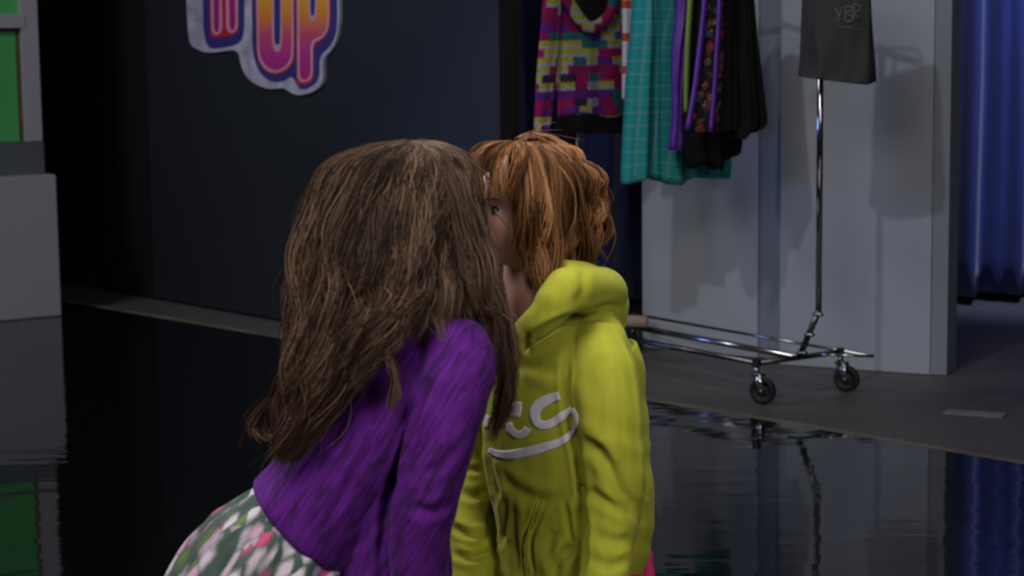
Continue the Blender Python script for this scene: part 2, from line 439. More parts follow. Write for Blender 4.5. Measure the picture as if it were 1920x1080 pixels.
# pinkish cardboard tube resting across the rack
bm = bmesh.new()
ta_ = V((tb1.x, tb1.y, RZ+.040)); tube(bm, [ta_-V((.42, -.12, 0)), ta_], .028, 20)
tag(obj('cardboard_tube', bm, M_card, None, True), 'pinkish tube end lying on the base of the rack beside the yellow-green hoodie', 'tube')

# ------------------------------------------------------------------ garments on the rail
def mk_blocks():
    t = NT('colour_block_knit', .8, spec=.2); uv = t.coord(uv=True)
    sx = t.n('ShaderNodeSeparateXYZ'); t.l(uv, sx.inputs[0])
    rag = t.noise(t.coord((150, 150, 1), uv=True), 1.0, 2)
    v = t.math('ADD', t.math('MULTIPLY', sx.outputs[1], 27), t.math('MULTIPLY', rag, .75))
    row = t.math('FLOOR', v)
    wn_ = t.n('ShaderNodeTexWhiteNoise', noise_dimensions='1D'); t.l(row, wn_.inputs['W'])
    u = t.math('ADD', t.math('ADD', t.math('MULTIPLY', sx.outputs[0], 14), t.math('MULTIPLY', wn_.outputs['Value'], 7)), t.math('MULTIPLY', rag, .25))
    cell = t.math('ADD', t.math('MULTIPLY', t.math('FLOOR', u), 7.31), t.math('MULTIPLY', row, 13.17))
    w2 = t.n('ShaderNodeTexWhiteNoise', noise_dimensions='1D'); t.l(cell, w2.inputs['W'])
    cols = [(0, (.32, .008, .10)), (.22, (.12, .016, .22)), (.40, (.018, .13, .15)), (.56, (.44, .38, .015)), (.78, (.32, .30, .33)), (.84, (.26, .008, .10)), (.92, (.03, .02, .05))]
    c = t.ramp(w2.outputs['Value'], cols, 'CONSTANT')
    # letter-like gaps
    gap = t.noise(t.coord((170, 60, 1), uv=True), 1, 1)
    g = t.ramp(gap, [(.56, (0, 0, 0)), (.62, (.65, .65, .65))])
    mx = t.n('ShaderNodeMix', data_type='RGBA'); t.l(g, mx.inputs[0]); t.l(c, mx.inputs[6]); mx.inputs[7].default_value = (.03, .015, .04, 1)
    isy = t.math('MULTIPLY', t.math('GREATER_THAN', w2.outputs['Value'], .56), t.math('LESS_THAN', w2.outputs['Value'], .78))
    lowr = t.math('MULTIPLY', isy, t.math('LESS_THAN', t.math('FRACT', v), .48))
    m2 = t.n('ShaderNodeMix', data_type='RGBA'); t.l(lowr, m2.inputs[0]); t.l(mx.outputs[2], m2.inputs[6]); m2.inputs[7].default_value = (.34, .32, .35, 1)
    t.l(m2.outputs[2], t.b.inputs['Base Color']); return t.m
def mk_plaid():
    t = NT('teal_plaid_cloth', .85, spec=.15); uv = t.coord(uv=True)
    sx = t.n('ShaderNodeSeparateXYZ'); t.l(uv, sx.inputs[0])
    def lines(o, k, wdt, ph=0):
        f = t.math('FRACT', t.math('ADD', t.math('MULTIPLY', o, k), ph))
        return t.math('SUBTRACT', 1.0, t.math('SMOOTH_MIN', t.math('DIVIDE', t.math('ABSOLUTE', t.math('SUBTRACT', f, .5)), wdt), 1.0, .2))
    a = t.math('MAXIMUM', lines(sx.outputs[0], 17, .09), lines(sx.outputs[1], 18, .09))
    b = t.math('MAXIMUM', lines(sx.outputs[0], 34, .2, .3), t.math('MULTIPLY', lines(sx.outputs[1], 36, .2, .3), .6))
    base = t.ramp(t.math('MULTIPLY', b, .5), [(0, (.022, .28, .265)), (1, (.045, .37, .35))])
    mx = t.n('ShaderNodeMix', data_type='RGBA'); t.l(t.math('MULTIPLY', a, .65), mx.inputs[0]); t.l(base, mx.inputs[6]); mx.inputs[7].default_value = (.20, .34, .46, 1)
    t.l(mx.outputs[2], t.b.inputs['Base Color']); return t.m
def mk_stripe(name, cols, k):
    t = NT(name, .8, spec=.2); uv = t.coord(uv=True); sx = t.n('ShaderNodeSeparateXYZ'); t.l(uv, sx.inputs[0])
    f = t.math('FRACT', t.math('MULTIPLY', sx.outputs[1], k))
    n = len(cols); t.l(t.ramp(f, [(i/n, c) for i, c in enumerate(cols)], 'CONSTANT'), t.b.inputs['Base Color']); return t.m
def mk_dark_pattern():
    t = NT('dark_scribble_print', .8, spec=.2); co = t.coord((1, 1, 1), uv=True)
    v = t.n('ShaderNodeTexNoise'); v.inputs['Scale'].default_value = 26; v.inputs['Detail'].default_value = 2; t.l(co, v.inputs['Vector'])
    k = t.noise(co, 22, 2)
    c = t.ramp(v.outputs['Fac'], [(.36, (.015, .10, .14)), (.44, (.30, .02, .04)), (.52, (.02, .06, .03)), (.58, (.35, .30, .02)), (.64, (.10, .02, .22))], 'CONSTANT')
    mx = t.n('ShaderNodeMix', data_type='RGBA'); t.l(t.ramp(k, [(.48, (1, 1, 1)), (.56, (0, 0, 0))]), mx.inputs[0]); t.l(c, mx.inputs[6]); mx.inputs[7].default_value = (.014, .012, .012, 1)
    t.l(mx.outputs[2], t.b.inputs['Base Color']); return t.m
M_blocks, M_plaid, M_scrib = mk_blocks(), mk_plaid(), mk_dark_pattern()
M_tstripe = mk_stripe('red_white_stripe', [(.62, .6, .62), (.62, .6, .62), (.55, .08, .03), (.62, .60, .62)], 7.0)
M_bcloth = plain('black_cloth', (.011, .0095, .009), .9, var=.2, scale=12, spec=.12)
M_purple = plain('purple_satin', (.13, .025, .36), .45, var=.2, scale=20)
M_lime = plain('lime_trim', (.30, .42, .07), .7)
M_bag = plain('charcoal_bag_fabric', (.040, .040, .042), .75, var=.12, scale=10, bump=.2, spec=.3)
M_bagprint = plain('faint_grey_print', (.10, .10, .11), .7)

RAILP = V((K0.x, K0.y, 0))
def garment(name, s, rows, depth, mat, folds=(), parent=None, n=40, m=26, off=0.0, hem=.0, seed=0, nrm_=None, twist=0):
    """closed cloth shell hanging in a plane across the rail, s metres from the near end.
    rows: (py, px_left, px_right)"""
    N = V((dx_.x, dx_.y, 0)) if nrm_ is None else nrm_
    P = RAILP+dx_*s
    R = catmull(np.array(rows, float), m); bm = bmesh.new(); uvl = bm.loops.layers.uv.new('UVMap'); g = []; uvs = {}
    rnd = random.Random(seed); ph = [rnd.uniform(0, 6.3) for _ in range(4)]
    for j, (py, xl, xr) in enumerate(R):
        a, b = onp(xl, py, P+N*off, N), onp(xr, py, P+N*off, N); v = j/(m-1); ring = []
        wdt = (b-a).length
        for k in range(2*n):
            u = k/n if k < n else 2-k/n
            side = -1 if k < n else 1
            e = math.sqrt(max(0, 4*u*(1-u)))
            fo = sum(A*math.sin(2*math.pi*fq*u+p+tw*v) for A, fq, p, tw in folds)*(.35+.65*v)
            p = a.lerp(b, u)+N*(side*depth*(.25+.75*e**.7)*.5+fo*min(1, e*1.6))
            p.z += hem*math.sin(u*math.pi*3+ph[0])*max(0, v-.85)/.15
            vv = bm.verts.new(p); ring.append(vv); uvs[vv] = (u*wdt, (a.z*(1-u)+b.z*u))
        g.append(ring)
    for A_, B_ in zip(g, g[1:]):
        for k in range(2*n): bm.faces.new((A_[k], A_[(k+1) % (2*n)], B_[(k+1) % (2*n)], B_[k]))
    bm.faces.new(g[0]); bm.faces.new(list(reversed(g[-1])))
    for f in bm.faces:
        for l in f.loops: l[uvl].uv = uvs[l.vert]
    return obj(name, bm, mat, parent, True)
def hanger(s):
    P = RAILP+dx_*s; bm = bmesh.new(); q = lambda u, z: V((P.x, P.y, z))+cx_*u
    hk = [q(.02*math.cos(t)*1.0, RT+.008+.022*math.sin(t)) for t in np.linspace(-.3, 3.4, 12)]
    tube(bm, [q(0, RT-.06), q(.012, RT-.03)]+hk, .002, 6)
    tube(bm, [q(-.2, RT-.15), q(0, RT-.06), q(.2, RT-.15), q(-.2, RT-.15)], .002, 6)
    return tag(obj('wire_hanger', bm, M_chrome), 'wire hanger on the top rail of the garment rack', 'hanger', 'wire hangers on the rail')
spots_s = {'sw': 1.22, 'st': .98, 'te': .80, 'pu': .63, 'bl': .48, 'sc': .20, 'co': .33}
HN = dict(sw='patterned sweater', st='red and white striped top', te='teal plaid shirt', pu='purple top', bl='black jacket with the lime edge', sc='printed dark trousers', co='plain black coat')
for n_, k_ in spots_s.items(): hanger(k_)['label'] = 'wire hanger on the rail holding the '+HN[n_]
# patterned sweater, far left
s_ = spots_s['sw']
sw = empty('patterned_sweater', RAILP+dx_*s_+V((0, 0, RT-.1)))
tag(sw, 'bright sweater in magenta, yellow, purple and teal blocks, leftmost on the rack', 'sweater')
garment('sweater_body', s_, [(-60, 1040, 1175), (0, 1034, 1186), (40, 1036, 1190), (110, 1040, 1192), (180, 1046, 1194), (216, 1046, 1194)], .05, M_blocks, [(.010, 2.2, .5, 1), (.006, 4, 2, -1)], sw, off=-.0, hem=.01)
garment('sleeve', s_, [(-55, 1032, 1062), (0, 1020, 1052), (60, 1014, 1048), (130, 1008, 1043), (200, 1004, 1036), (255, 1002, 1026), (272, 1003, 1022)], .04, M_blocks, [(.004, 1.5, 0, 3)], sw, off=-.05, n=16)
garment('sleeve', s_, [(-55, 1172, 1200), (20, 1176, 1212), (120, 1180, 1216), (250, 1186, 1214)], .06, M_blocks, [], sw, off=.06, n=16)
garment('neck_opening', s_, [(-62, 1060, 1152), (-20, 1068, 1150), (10, 1076, 1142), (28, 1086, 1130), (38, 1098, 1118)], .010, M_bcloth, [], sw, off=-.050, n=16)
# V neck band
Pn = RAILP+dx_*s_
def vband(pts, wpx, off, mat, name, parent, Pq, N, th=.01):
    bm = bmesh.new(); L = bm.loops.layers.uv.new('UVMap'); C = catmull(np.array(pts, float), 24); T = np.gradient(C, axis=0); T /= np.linalg.norm(T, axis=1)[:, None]
    ws = wpx if hasattr(wpx, '__len__') else [wpx, wpx]
    W = np.interp(np.linspace(0, 1, 24), np.linspace(0, 1, len(ws)), ws)
    fr, bk = [], []; uvs = {}
    for c, t, wv in zip(C, T, W):
        nn = np.array([-t[1], t[0]])*wv/2
        for arr, o in ((fr, off), (bk, off+th)):
            r_ = []
            for q in (c-nn, c+nn):
                p = onp(q[0], q[1], Pq+N*off, N)+N*(o-off); v_ = bm.verts.new(p); uvs[v_] = (p.x*1.3, p.z); r_.append(v_)
            arr.append(r_)
    for i in range(23):
        bm.faces.new((fr[i][0], fr[i][1], fr[i+1][1], fr[i+1][0])); bm.faces.new((bk[i][1], bk[i][0], bk[i+1][0], bk[i+1][1]))
        for s in (0, 1): bm.faces.new((fr[i][s], fr[i+1][s], bk[i+1][s], bk[i][s]))
    for i in (0, 23): bm.faces.new((fr[i][0], fr[i][1], bk[i][1], bk[i][0]))
    for f in bm.faces:
        for l in f.loops: l[L].uv = uvs[l.vert]
    return obj(name, bm, mat, parent, True)
vband([(1052, -60), (1062, -10), (1078, 20), (1100, 48), (1118, 50), (1140, 34), (1152, 10), (1160, -60)], 20, -.072, M_blocks, 'neck_band', sw, Pn, V((dx_.x, dx_.y, 0)), .02)
garment('hem_band', s_, [(217, 1042, 1194), (232, 1040, 1194), (250, 1042, 1190)], .045, M_bcloth, [(.008, 2.2, .5, 1)], sw, off=0)
# red and white striped top
tag(garment('striped_top', spots_s['st'], [(-60, 1165, 1192), (0, 1169, 1197), (60, 1170, 1200), (130, 1170, 1196), (190, 1171, 1188)], .05, M_tstripe, [(.01, 1.5, 0, 0)], n=14, off=-.03), 'narrow red and white striped top squeezed between sweater and teal shirt', 'top')
# teal plaid shirt
te = tag(garment('plaid_shirt', spots_s['te'], [(-60, 1192, 1290), (0, 1190, 1294), (60, 1186, 1302), (130, 1179, 1308), (200, 1174, 1312), (270, 1169, 1318), (338, 1165, 1322)], .10, M_plaid, [(.042, 2.3, 2.9, .6), (.018, 5.2, 1, -1.2), (.007, 9, 2, 1)], n=70, m=36, hem=.02), 'long teal plaid shirt with pale grid lines hanging on the rack', 'shirt')
garment('shirt_tail', spots_s['te'], [(150, 1302, 1352), (230, 1304, 1366), (300, 1306, 1370), (334, 1310, 1368)], .08, M_plaid, [(.02, 2.2, 1, .5)], te, off=.10, n=24)
# purple garment
tag(garment('purple_top', spots_s['pu'], [(-60, 1268, 1304), (20, 1270, 1302), (90, 1262, 1298), (150, 1260, 1296), (210, 1262, 1288), (282, 1258, 1282)], .05, M_purple, [(.012, 2.5, 0, 5)], n=26, off=-.03), 'shiny purple top hanging between the teal shirt and black clothes', 'top')
# black jacket with lime trim
bj = tag(garment('black_jacket', spots_s['bl'], [(-60, 1290, 1380), (20, 1292, 1385), (90, 1288, 1386), (180, 1284, 1388), (250, 1282, 1388), (285, 1286, 1384), (306, 1298, 1370)], .07, M_bcloth, [(.016, 2.5, 1, 1)], n=40, hem=.03), 'black jacket with a lime edge, hanging lowest of the black clothes', 'jacket')
NR = V((dx_.x, dx_.y, 0))
vband([(1297, -60), (1296, 0), (1292, 70), (1289, 150), (1288, 210)], [9, 9, 7], -.06, M_lime, 'lime_edge', bj, RAILP+dx_*spots_s['bl'], NR, .01)
# black trousers with scribble print panel and purple piping
tr = tag(garment('printed_trousers', spots_s['sc'], [(-60, 1322, 1356), (20, 1318, 1356), (100, 1312, 1356), (180, 1304, 1352), (248, 1294, 1346)], .03, M_scrib, [(.005, 1.2, 0, 1)], n=26), 'dark trousers with a scribble print panel between purple piping', 'trousers')
vband([(1324, -60), (1322, 10), (1314, 90), (1304, 170), (1291, 244)], [8, 9, 9], -.030, M_purple, 'piping', tr, RAILP+dx_*spots_s['sc'], NR, .01)
vband([(1352, -60), (1350, 20), (1346, 90), (1341, 170), (1334, 248)], [7, 8, 8], -.030, M_purple, 'piping', tr, RAILP+dx_*spots_s['sc'], NR, .01)
# black coat
tag(garment('black_coat', spots_s['co'], [(-60, 1352, 1404), (0, 1350, 1409), (60, 1347, 1414), (130, 1344, 1422), (190, 1342, 1429), (232, 1341, 1432), (252, 1344, 1410)], .08, M_bcloth, [(.022, 2.4, 1, .8), (.01, 5, 0, 1)], n=50, m=34, hem=.02, seed=2), 'plain black coat with wide hem, rightmost garment on the rail', 'coat')

# ------------------------------------------------------------------ bag hanging at the end of the rack
def mkbag():
    Yb = K0.y-.12; q = lambda x, y, o=0: at(x, y, Yb)+V((0, o, 0))
    root = empty('tote_bag', at(1568, 150, Yb)); tag(root, 'charcoal fabric tote bag with faint grey printing hanging over the rack pole', 'bag')
    bm = bmesh.new()
    rows = [(-75, 1508, 1628, .02), (-20, 1505, 1631, .05), (40, 1502, 1634, .07), (90, 1500, 1637, .09), (130, 1498, 1640, .10), (144, 1496, 1641, .10)]
    R = catmull(np.array(rows, float), 26); g = []
    for j, (py, xl, xr, dp) in enumerate(R):
        v = j/25; ring = []
        tilt = 14*v**3
        # corners: back-left, fold-left, front-left, front-right, right gusset
        fl = xl+(30 if v > .3 else 30)-6*math.sin(v*5)-v**8*16
        C = [(xl, py-tilt*.2, .0), ((xl+fl)/2-4, py, -dp*.35), (fl, py+2, -dp), ((fl+xr)/2, py+tilt*.7, -dp-.01*math.sin(v*7)), (xr-22*v, py+tilt, -dp*.9), (xr, py+tilt*.6, -dp*.3), (xr-4, py+tilt*.4, 0), ((xl+xr)/2, py, .005)]
        K = 8
        for i in range(len(C)):
            a = C[i]; b = C[(i+1) % len(C)]
            for k in range(K):
                f = k/K; x, y, o = [a[t]*(1-f)+b[t]*f for t in range(3)]
                wob = .004*math.sin(i*2.1+v*9+f*4)
                ring.append(bm.verts.new(q(x, y, o+wob)))
        g.append(ring)
    n = len(g[0])
    for a, b in zip(g, g[1:]):
        for k in range(n): bm.faces.new((a[k], a[(k+1) % n], b[(k+1) % n], b[k]))
    bm.faces.new(g[0]); bm.faces.new(list(reversed(g[-1])))
    body = obj('bag_body', bm, M_bag, root, True)
    for x0 in (1535, 1600):
        bm = bmesh.new(); tube(bm, [q(x0, -70, -.03), q(x0+(1568-x0)*.3, -110, -.01), V((K0.x, K0.y-.015, RT+.02)), V((K0.x, K0.y+.02, RT+.02))], .006, 8)
        obj('handle', bm, M_bag, root, True)
    # faint lettering and a line of small print, laid on the cloth
    dg = bpy.context.evaluated_depsgraph_get(); bvh = BVHTree.FromPolygons([v.co.copy() for v in body.data.vertices], [list(p.vertices) for p in body.data.polygons])
    bw = body.matrix_world.translation if False else V((0, 0, 0))
    return root, body
BAG, BAGBODY = mkbag()

def project_strokes(name, body, strokes, mat, parent, lift=.003, seg=5.0, th=.0015):
    """cloth print: ribbons (pixel polylines with widths) laid on the surface of a mesh that sits at the world origin frame"""
    me = body.data; M = body.matrix_world
    bvh = BVHTree.FromPolygons([M @ v.co for v in me.vertices], [list(p.vertices) for p in me.polygons])
    bm = bmesh.new()
    for pts, wpx in strokes:
        pts = np.array(pts, float)
        L = np.linalg.norm(np.diff(pts, axis=0), axis=1).sum(); m = max(8, int(L/seg))
        C = catmull(pts, m) if len(pts) > 2 else np.linspace(pts[0], pts[1], m)
        T = np.gradient(C, axis=0); T /= np.linalg.norm(T, axis=1)[:, None]+1e-9
        ws = wpx if hasattr(wpx, '__len__') else [wpx, wpx]
        W = np.interp(np.linspace(0, 1, m), np.linspace(0, 1, len(ws)), ws)
        rows = []
        K = 5
        for c, t, wv in zip(C, T, W):
            nn = np.array([-t[1], t[0]]); row = []
            for k in range(K):
                p = c+nn*wv*(k/(K-1)-.5); d = ray(*p).normalized()
                h = bvh.ray_cast(CAMP, d)
                row.append(None if h[0] is None else bm.verts.new(h[0]+h[1]*lift*(1 if h[1].dot(d) < 0 else -1)))
            rows.append(row)
        for a, b in zip(rows, rows[1:]):
            for k in range(K-1):
                q = (a[k], a[k+1], b[k+1], b[k])
                if all(x is not None for x in q) and max((q[0].co-q[2].co).length, (q[1].co-q[3].co).length) < .05:
                    bm.faces.new(q)
    if not bm.faces: bm.free(); return None
    o = obj(name, bm, mat, parent, True); s = o.modifiers.new('th', 'SOLIDIFY'); s.thickness = th; s.offset = 0
    return o
project_strokes('bag_print', BAGBODY, [
    ([(1565, 14), (1571, 26), (1574, 34)], 3.5), ([(1578, 14), (1575, 26), (1574, 40)], 3), ([(1566, 34), (1574, 40)], 2.5),
    ([(1584, 12), (1584, 40)], 4), ([(1584, 12), (1593, 12), (1596, 19), (1586, 25), (1598, 31), (1596, 40), (1584, 40)], 3.5),
    ([(1600, 8), (1600, 38)], 4), ([(1600, 8), (1610, 10), (1611, 20), (1601, 24), (1612, 36)], 3.5),
    ([(1570, 52), (1575, 50), (1581, 53), (1587, 51), (1593, 53), (1598, 51)], [2, 3, 2]), ([(1606, 55), (1612, 54), (1619, 56)], 2.5)], M_bagprint, BAG, .004)

# ------------------------------------------------------------------ figures: shared tools
def ringloft(bm, rows, m=None, n=28, view=V((0, 1, 0)), dome=.6):
    """rows: (px, py, Y, a_px, b_m) -> closed tube; a across the picture, b in depth"""
    m = m or len(rows)*5
    W = []
    for px, py, Y, a, b in rows:
        p = at(px, py, Y); W.append([p.x, p.y, p.z, a*Y/F, b])
    worldloft(bm, W, m, n, view, dome)
def worldloft(bm, W, m=None, n=28, view=V((0, 1, 0)), dk=.6):
    m = m or len(W)*5
    C = catmull(W, m); C[:, 3:] = np.maximum(C[:, 3:], .002); rings = []
    for i in range(m):
        p = V(C[i, :3]); t = (V(C[min(i+1, m-1), :3])-V(C[max(i-1, 0), :3])).normalized()
        x = t.cross(view)
        if x.length < 1e-4: x = V((1, 0, 0))
        x.normalize(); y = x.cross(t).normalized()
        rings.append([bm.verts.new(p+x*C[i, 3]*math.cos(2*math.pi*k/n)+y*C[i, 4]*math.sin(2*math.pi*k/n)) for k in range(n)])
    for a, b in zip(rings, rings[1:]):
        for k in range(n): bm.faces.new((a[k], a[(k+1) % n], b[(k+1) % n], b[k]))
    for r_, s in ((rings[0], -1), (rings[-1], 1)):
        j = 0 if s < 0 else m-1; jj = 1 if s < 0 else m-2
        t = (V(C[j, :3])-V(C[jj, :3])).normalized(); c = V(C[j, :3]); dome = min(C[j, 3], C[j, 4])
        prev = r_
        for f in (.5, .85):
            cur = [bm.verts.new(c+(v.co-c)*math.sqrt(1-f*f)+t*dome*f*dk) for v in r_]
            for k in range(n): bm.faces.new((prev[k], prev[(k+1) % n], cur[(k+1) % n], cur[k]))
            prev = cur
        bm.faces.new(prev)
def ellips(bm, c, r, rot=None):
    g = bmesh.ops.create_uvsphere(bm, u_segments=24, v_segments=16, radius=1)
    M = Matrix.Translation(c) @ (rot or Matrix()).to_4x4() @ Matrix.Diagonal((*r, 1))
    bmesh.ops.transform(bm, matrix=M, verts=g['verts'])
def fuse(bm, voxel=.006, smooth=4, fac=.5):
    bmesh.ops.recalc_face_normals(bm, faces=bm.faces)
    me = bpy.data.meshes.new('tmp'); bm.to_mesh(me); bm.free()
    o = bpy.data.objects.new('tmp', me); COL.objects.link(o)
    r = o.modifiers.new('r', 'REMESH'); r.mode = 'VOXEL'; r.voxel_size = voxel
    if smooth: s = o.modifiers.new('s', 'SMOOTH'); s.iterations = smooth; s.factor = fac
    dg = bpy.context.evaluated_depsgraph_get(); dg.update()
    out = bpy.data.meshes.new_from_object(o.evaluated_get(dg)); bpy.data.objects.remove(o); return out
def getco(me):
    n = len(me.vertices); c = np.empty(n*3); me.vertices.foreach_get('co', c); c = c.reshape(n, 3)
    k = np.empty(n*3); me.vertex_normals.foreach_get('vector', k); return c, k.reshape(n, 3)
def setco(me, c): me.vertices.foreach_set('co', c.ravel()); me.update()
def creases(me, lst, wob=()):
    """lst: (pixel polyline, depth m (+ in / - out), half width px) pressed into the side that faces the camera"""
    c, nr = getco(me); p = proj(c); vd = c-np.array([0, 0, CAMZ]); vd /= np.linalg.norm(vd, axis=1)[:, None]
    face = np.clip(-(nr*vd).sum(1)*2.2, 0, 1); d = np.zeros(len(c))
    for pts, dep, wd_ in lst:
        C = catmull(np.array(pts, float), 8*len(pts)); dist = np.full(len(c), 1e9); par = np.zeros(len(c))
        for i in range(len(C)-1):
            a, b = C[i], C[i+1]; ab = b-a; t = np.clip(((p-a) @ ab)/(ab @ ab+1e-9), 0, 1)
            dd = np.linalg.norm(p-(a+t[:, None]*ab), axis=1); k = dd < dist
            dist = np.where(k, dd, dist); par = np.where(k, (i+t)/(len(C)-1), par)
        fade = np.clip(np.minimum(par, 1-par)*6, .15, 1)
        d -= dep*fade*np.exp(-(dist/wd_)**2)
        d += dep*.45*fade*np.exp(-((dist-wd_*1.9)/wd_)**2)
    d *= face
    for A_, f, v in wob: d += A_*np.sin(c @ np.array(v)*f+2.1*np.sin(c[:, 2]*f*.6+c[:, 0]*f*.35))
    setco(me, c+nr*d[:, None])
def mk_cloth(name, c, var, rot, kf, bmp, fleck=None):
    t = NT(name, .9, spec=.12); t.b.inputs['Sheen Weight'].default_value = .07; t.b.inputs['Sheen Roughness'].default_value = .4
    co = t.coord((kf, 60, 6), rot); co0 = t.coord()
    f = t.noise(co, 1.0, 2)
    lo = tuple(x*(1-var) for x in c); hi = tuple(x*(1+var) for x in c)
    col = t.ramp(f, [(.35, lo), (.65, hi)])
    if fleck:
        fl = t.noise(t.coord((70, 30, 14), rot), 1.0, 3, .6)
        mx = t.n('ShaderNodeMix', data_type='RGBA'); t.l(t.ramp(fl, [(.50, (0, 0, 0)), (.62, (.85, .85, .85))]), mx.inputs[0]); t.l(col, mx.inputs[6]); mx.inputs[7].default_value = (*fleck, 1); col = mx.outputs[2]
    t.l(col, t.b.inputs['Base Color'])
    t.bump(f, bmp, .003); return t.m
M_hoodie = mk_cloth('lime_fleece', (.37, .375, .035), .05, (0, 0, 0), 60, .15)
M_cardigan = mk_cloth('purple_knit', (.086, .0105, .168), .25, (0, math.radians(33), 0), 240, .5, (.035, .008, .065))
M_pink = plain('hot_pink_cloth', (.62, .02, .11), .85, var=.05, scale=10)
M_white = plain('lavender_white_print', (.66, .62, .70), .8, var=.12, scale=30)
M_legging = plain('dark_legging_cloth', (.02, .02, .024), .85)
M_shoe = plain('canvas_shoe', (.10, .10, .11), .8); M_sole = plain('white_rubber_sole', (.5, .5, .48), .6)
def mk_skin():
    t = NT('skin', .5, spec=.3); co = t.coord()
    t.l(t.ramp(t.noise(co, 9), [(.3, (.56, .28, .23)), (.7, (.66, .35, .29))]), t.b.inputs['Base Color'])
    t.b.inputs['Subsurface Weight'].default_value = .12; t.b.inputs['Subsurface Radius'].default_value = (.9, .35, .2); t.b.inputs['Subsurface Scale'].default_value = .012
    return t.m
M_skin = mk_skin()
M_eye = plain('eye_white', (.55, .52, .52), .2); M_iris = plain('dark_iris', (.03, .025, .03), .1); M_lash = plain('lash_dark', (.03, .015, .01), .8)
M_lip = plain('lip_pink', (.42, .12, .12), .4)
def mk_skirt():
    t = NT('floral_skirt_print', .85, spec=.15); co = t.coord((58, 34, 20), (0, math.radians(33), 0))
    n = t.n('ShaderNodeTexNoise'); n.inputs['Scale'].default_value = .9; t.l(co, n.inputs['Vector'])
    mv = t.n('ShaderNodeVectorMath', operation='MULTIPLY_ADD'); t.l(n.outputs['Color'], mv.inputs[0]); mv.inputs[1].default_value = (.9, .9, .9); t.l(co, mv.inputs[2])
    v = t.n('ShaderNodeTexVoronoi'); v.inputs['Scale'].default_value = 1.0; t.l(mv.outputs[0], v.inputs['Vector'])
    sx = t.n('ShaderNodeSeparateXYZ'); t.l(v.outputs['Color'], sx.inputs[0])
    pet = t.ramp(sx.outputs[0], [(0, (.55, .50, .56)), (.25, (.55, .33, .47)), (.44, (.56, .07, .20)), (.54, (.045, .085, .06)), (.72, (.12, .19, .06)), (.82, (.52, .44, .52))], 'CONSTANT')
    msk = t.ramp(v.outputs['Distance'], [(.34, (0, 0, 0)), (.72, (1, 1, 1))])
    mx = t.n('ShaderNodeMix', data_type='RGBA'); t.l(msk, mx.inputs[0]); t.l(pet, mx.inputs[6]); mx.inputs[7].default_value = (.075, .10, .09, 1)
    t.l(mx.outputs[2], t.b.inputs['Base Color']); return t.m
M_skirt = mk_skirt()
def mk_hair(name, stops):
    t = NT(name, .6, spec=.15)
    a = t.n('ShaderNodeAttribute'); a.attribute_name = 'shade'
    t.l(t.ramp(a.outputs['Fac'], stops), t.b.inputs['Base Color'])
    t.b.inputs['Anisotropic'].default_value = .4; return t.m
M_brown = mk_hair('brown_hair', [(0, (.012, .0065, .0045)), (.4, (.060, .034, .022)), (.8, (.145, .085, .053)), (1, (.26, .155, .095))])
M_ginger = mk_hair('ginger_hair', [(0, (.045, .018, .008)), (.4, (.17, .070, .026)), (.75, (.33, .145, .055)), (1, (.50, .27, .13))])

def head_into(bm, M):
    """sculpted head, face towards local -Y"""
    nu, nv = 72, 54; g = []
    def G(x, z, cx, cz, sx, sz): return math.exp(-((x-cx)/sx)**2-((z-cz)/sz)**2)
    for j in range(nv+1):
        ph = math.pi*j/nv; row = []
        for i in range(nu):
            th = 2*math.pi*i/nu
            d = V((math.sin(ph)*math.cos(th), math.sin(ph)*math.sin(th), math.cos(ph)))
            x, y, z = .073*d.x, .089*d.y, .107*d.z
            if d.z < 0:
                k = -d.z; x *= 1-.30*k**1.6
                y = y*(1-.42*k**1.3) - .020*k**1.5 if d.y > 0 else y*(1-.10*k) - .012*k**2
            if d.y < 0:
                fw = min(1, -d.y*1.6)
                y += fw*(.006*max(0, 1-abs(x)/.05))*-.2
                y -= fw*.020*(G(x, z, 0, -.020, .010, .013)+.55*G(x, z, 0, -.002, .008, .020))
                y -= fw*.005*(G(x, z, .011, -.024, .007, .007)+G(x, z, -.011, -.024, .007, .007))
                y += fw*.010*(G(x, z, .031, .004, .015, .010)+G(x, z, -.031, .004, .015, .010))
                y -= fw*.003*(G(x, z, .030, .024, .020, .007)+G(x, z, -.030, .024, .020, .007))
                y -= fw*.006*(G(x, z, 0, -.046, .018, .005)+G(x, z, 0, -.057, .015, .005))
                y += fw*.003*G(x, z, 0, -.0515, .022, .0025)
                y += fw*.004*G(x, z, 0, -.069, .02, .006)
                y -= fw*.006*G(x, z, 0, -.085, .018, .012)
                y -= fw*.004*(G(x, z, .040, -.025, .018, .018)+G(x, z, -.040, -.025, .018, .018))
            row.append(V((x, y, z)))
        g.append(row)
    top = bm.verts.new(M @ g[0][0]); bot = bm.verts.new(M @ g[-1][0])
    R = [[bm.verts.new(M @ p) for p in row] for row in g[1:-1]]
    for k in range(nu): bm.faces.new((top, R[0][k], R[0][(k+1) % nu])); bm.faces.new((bot, R[-1][(k+1) % nu], R[-1][k]))
    for a, b in zip(R, R[1:]):
        for k in range(nu): bm.faces.new((a[k], b[k], b[(k+1) % nu], a[(k+1) % nu]))
    for s in (-1, 1):
        rr = M.to_3x3() @ Matrix.Rotation(s*.35, 3, 'Z')
        ellips(bm, M @ V((.074*s, .012, -.006)), (.006, .017, .030), rr)
        ellips(bm, M @ V((.070*s, .008, -.006)), (.009, .010, .018), rr)
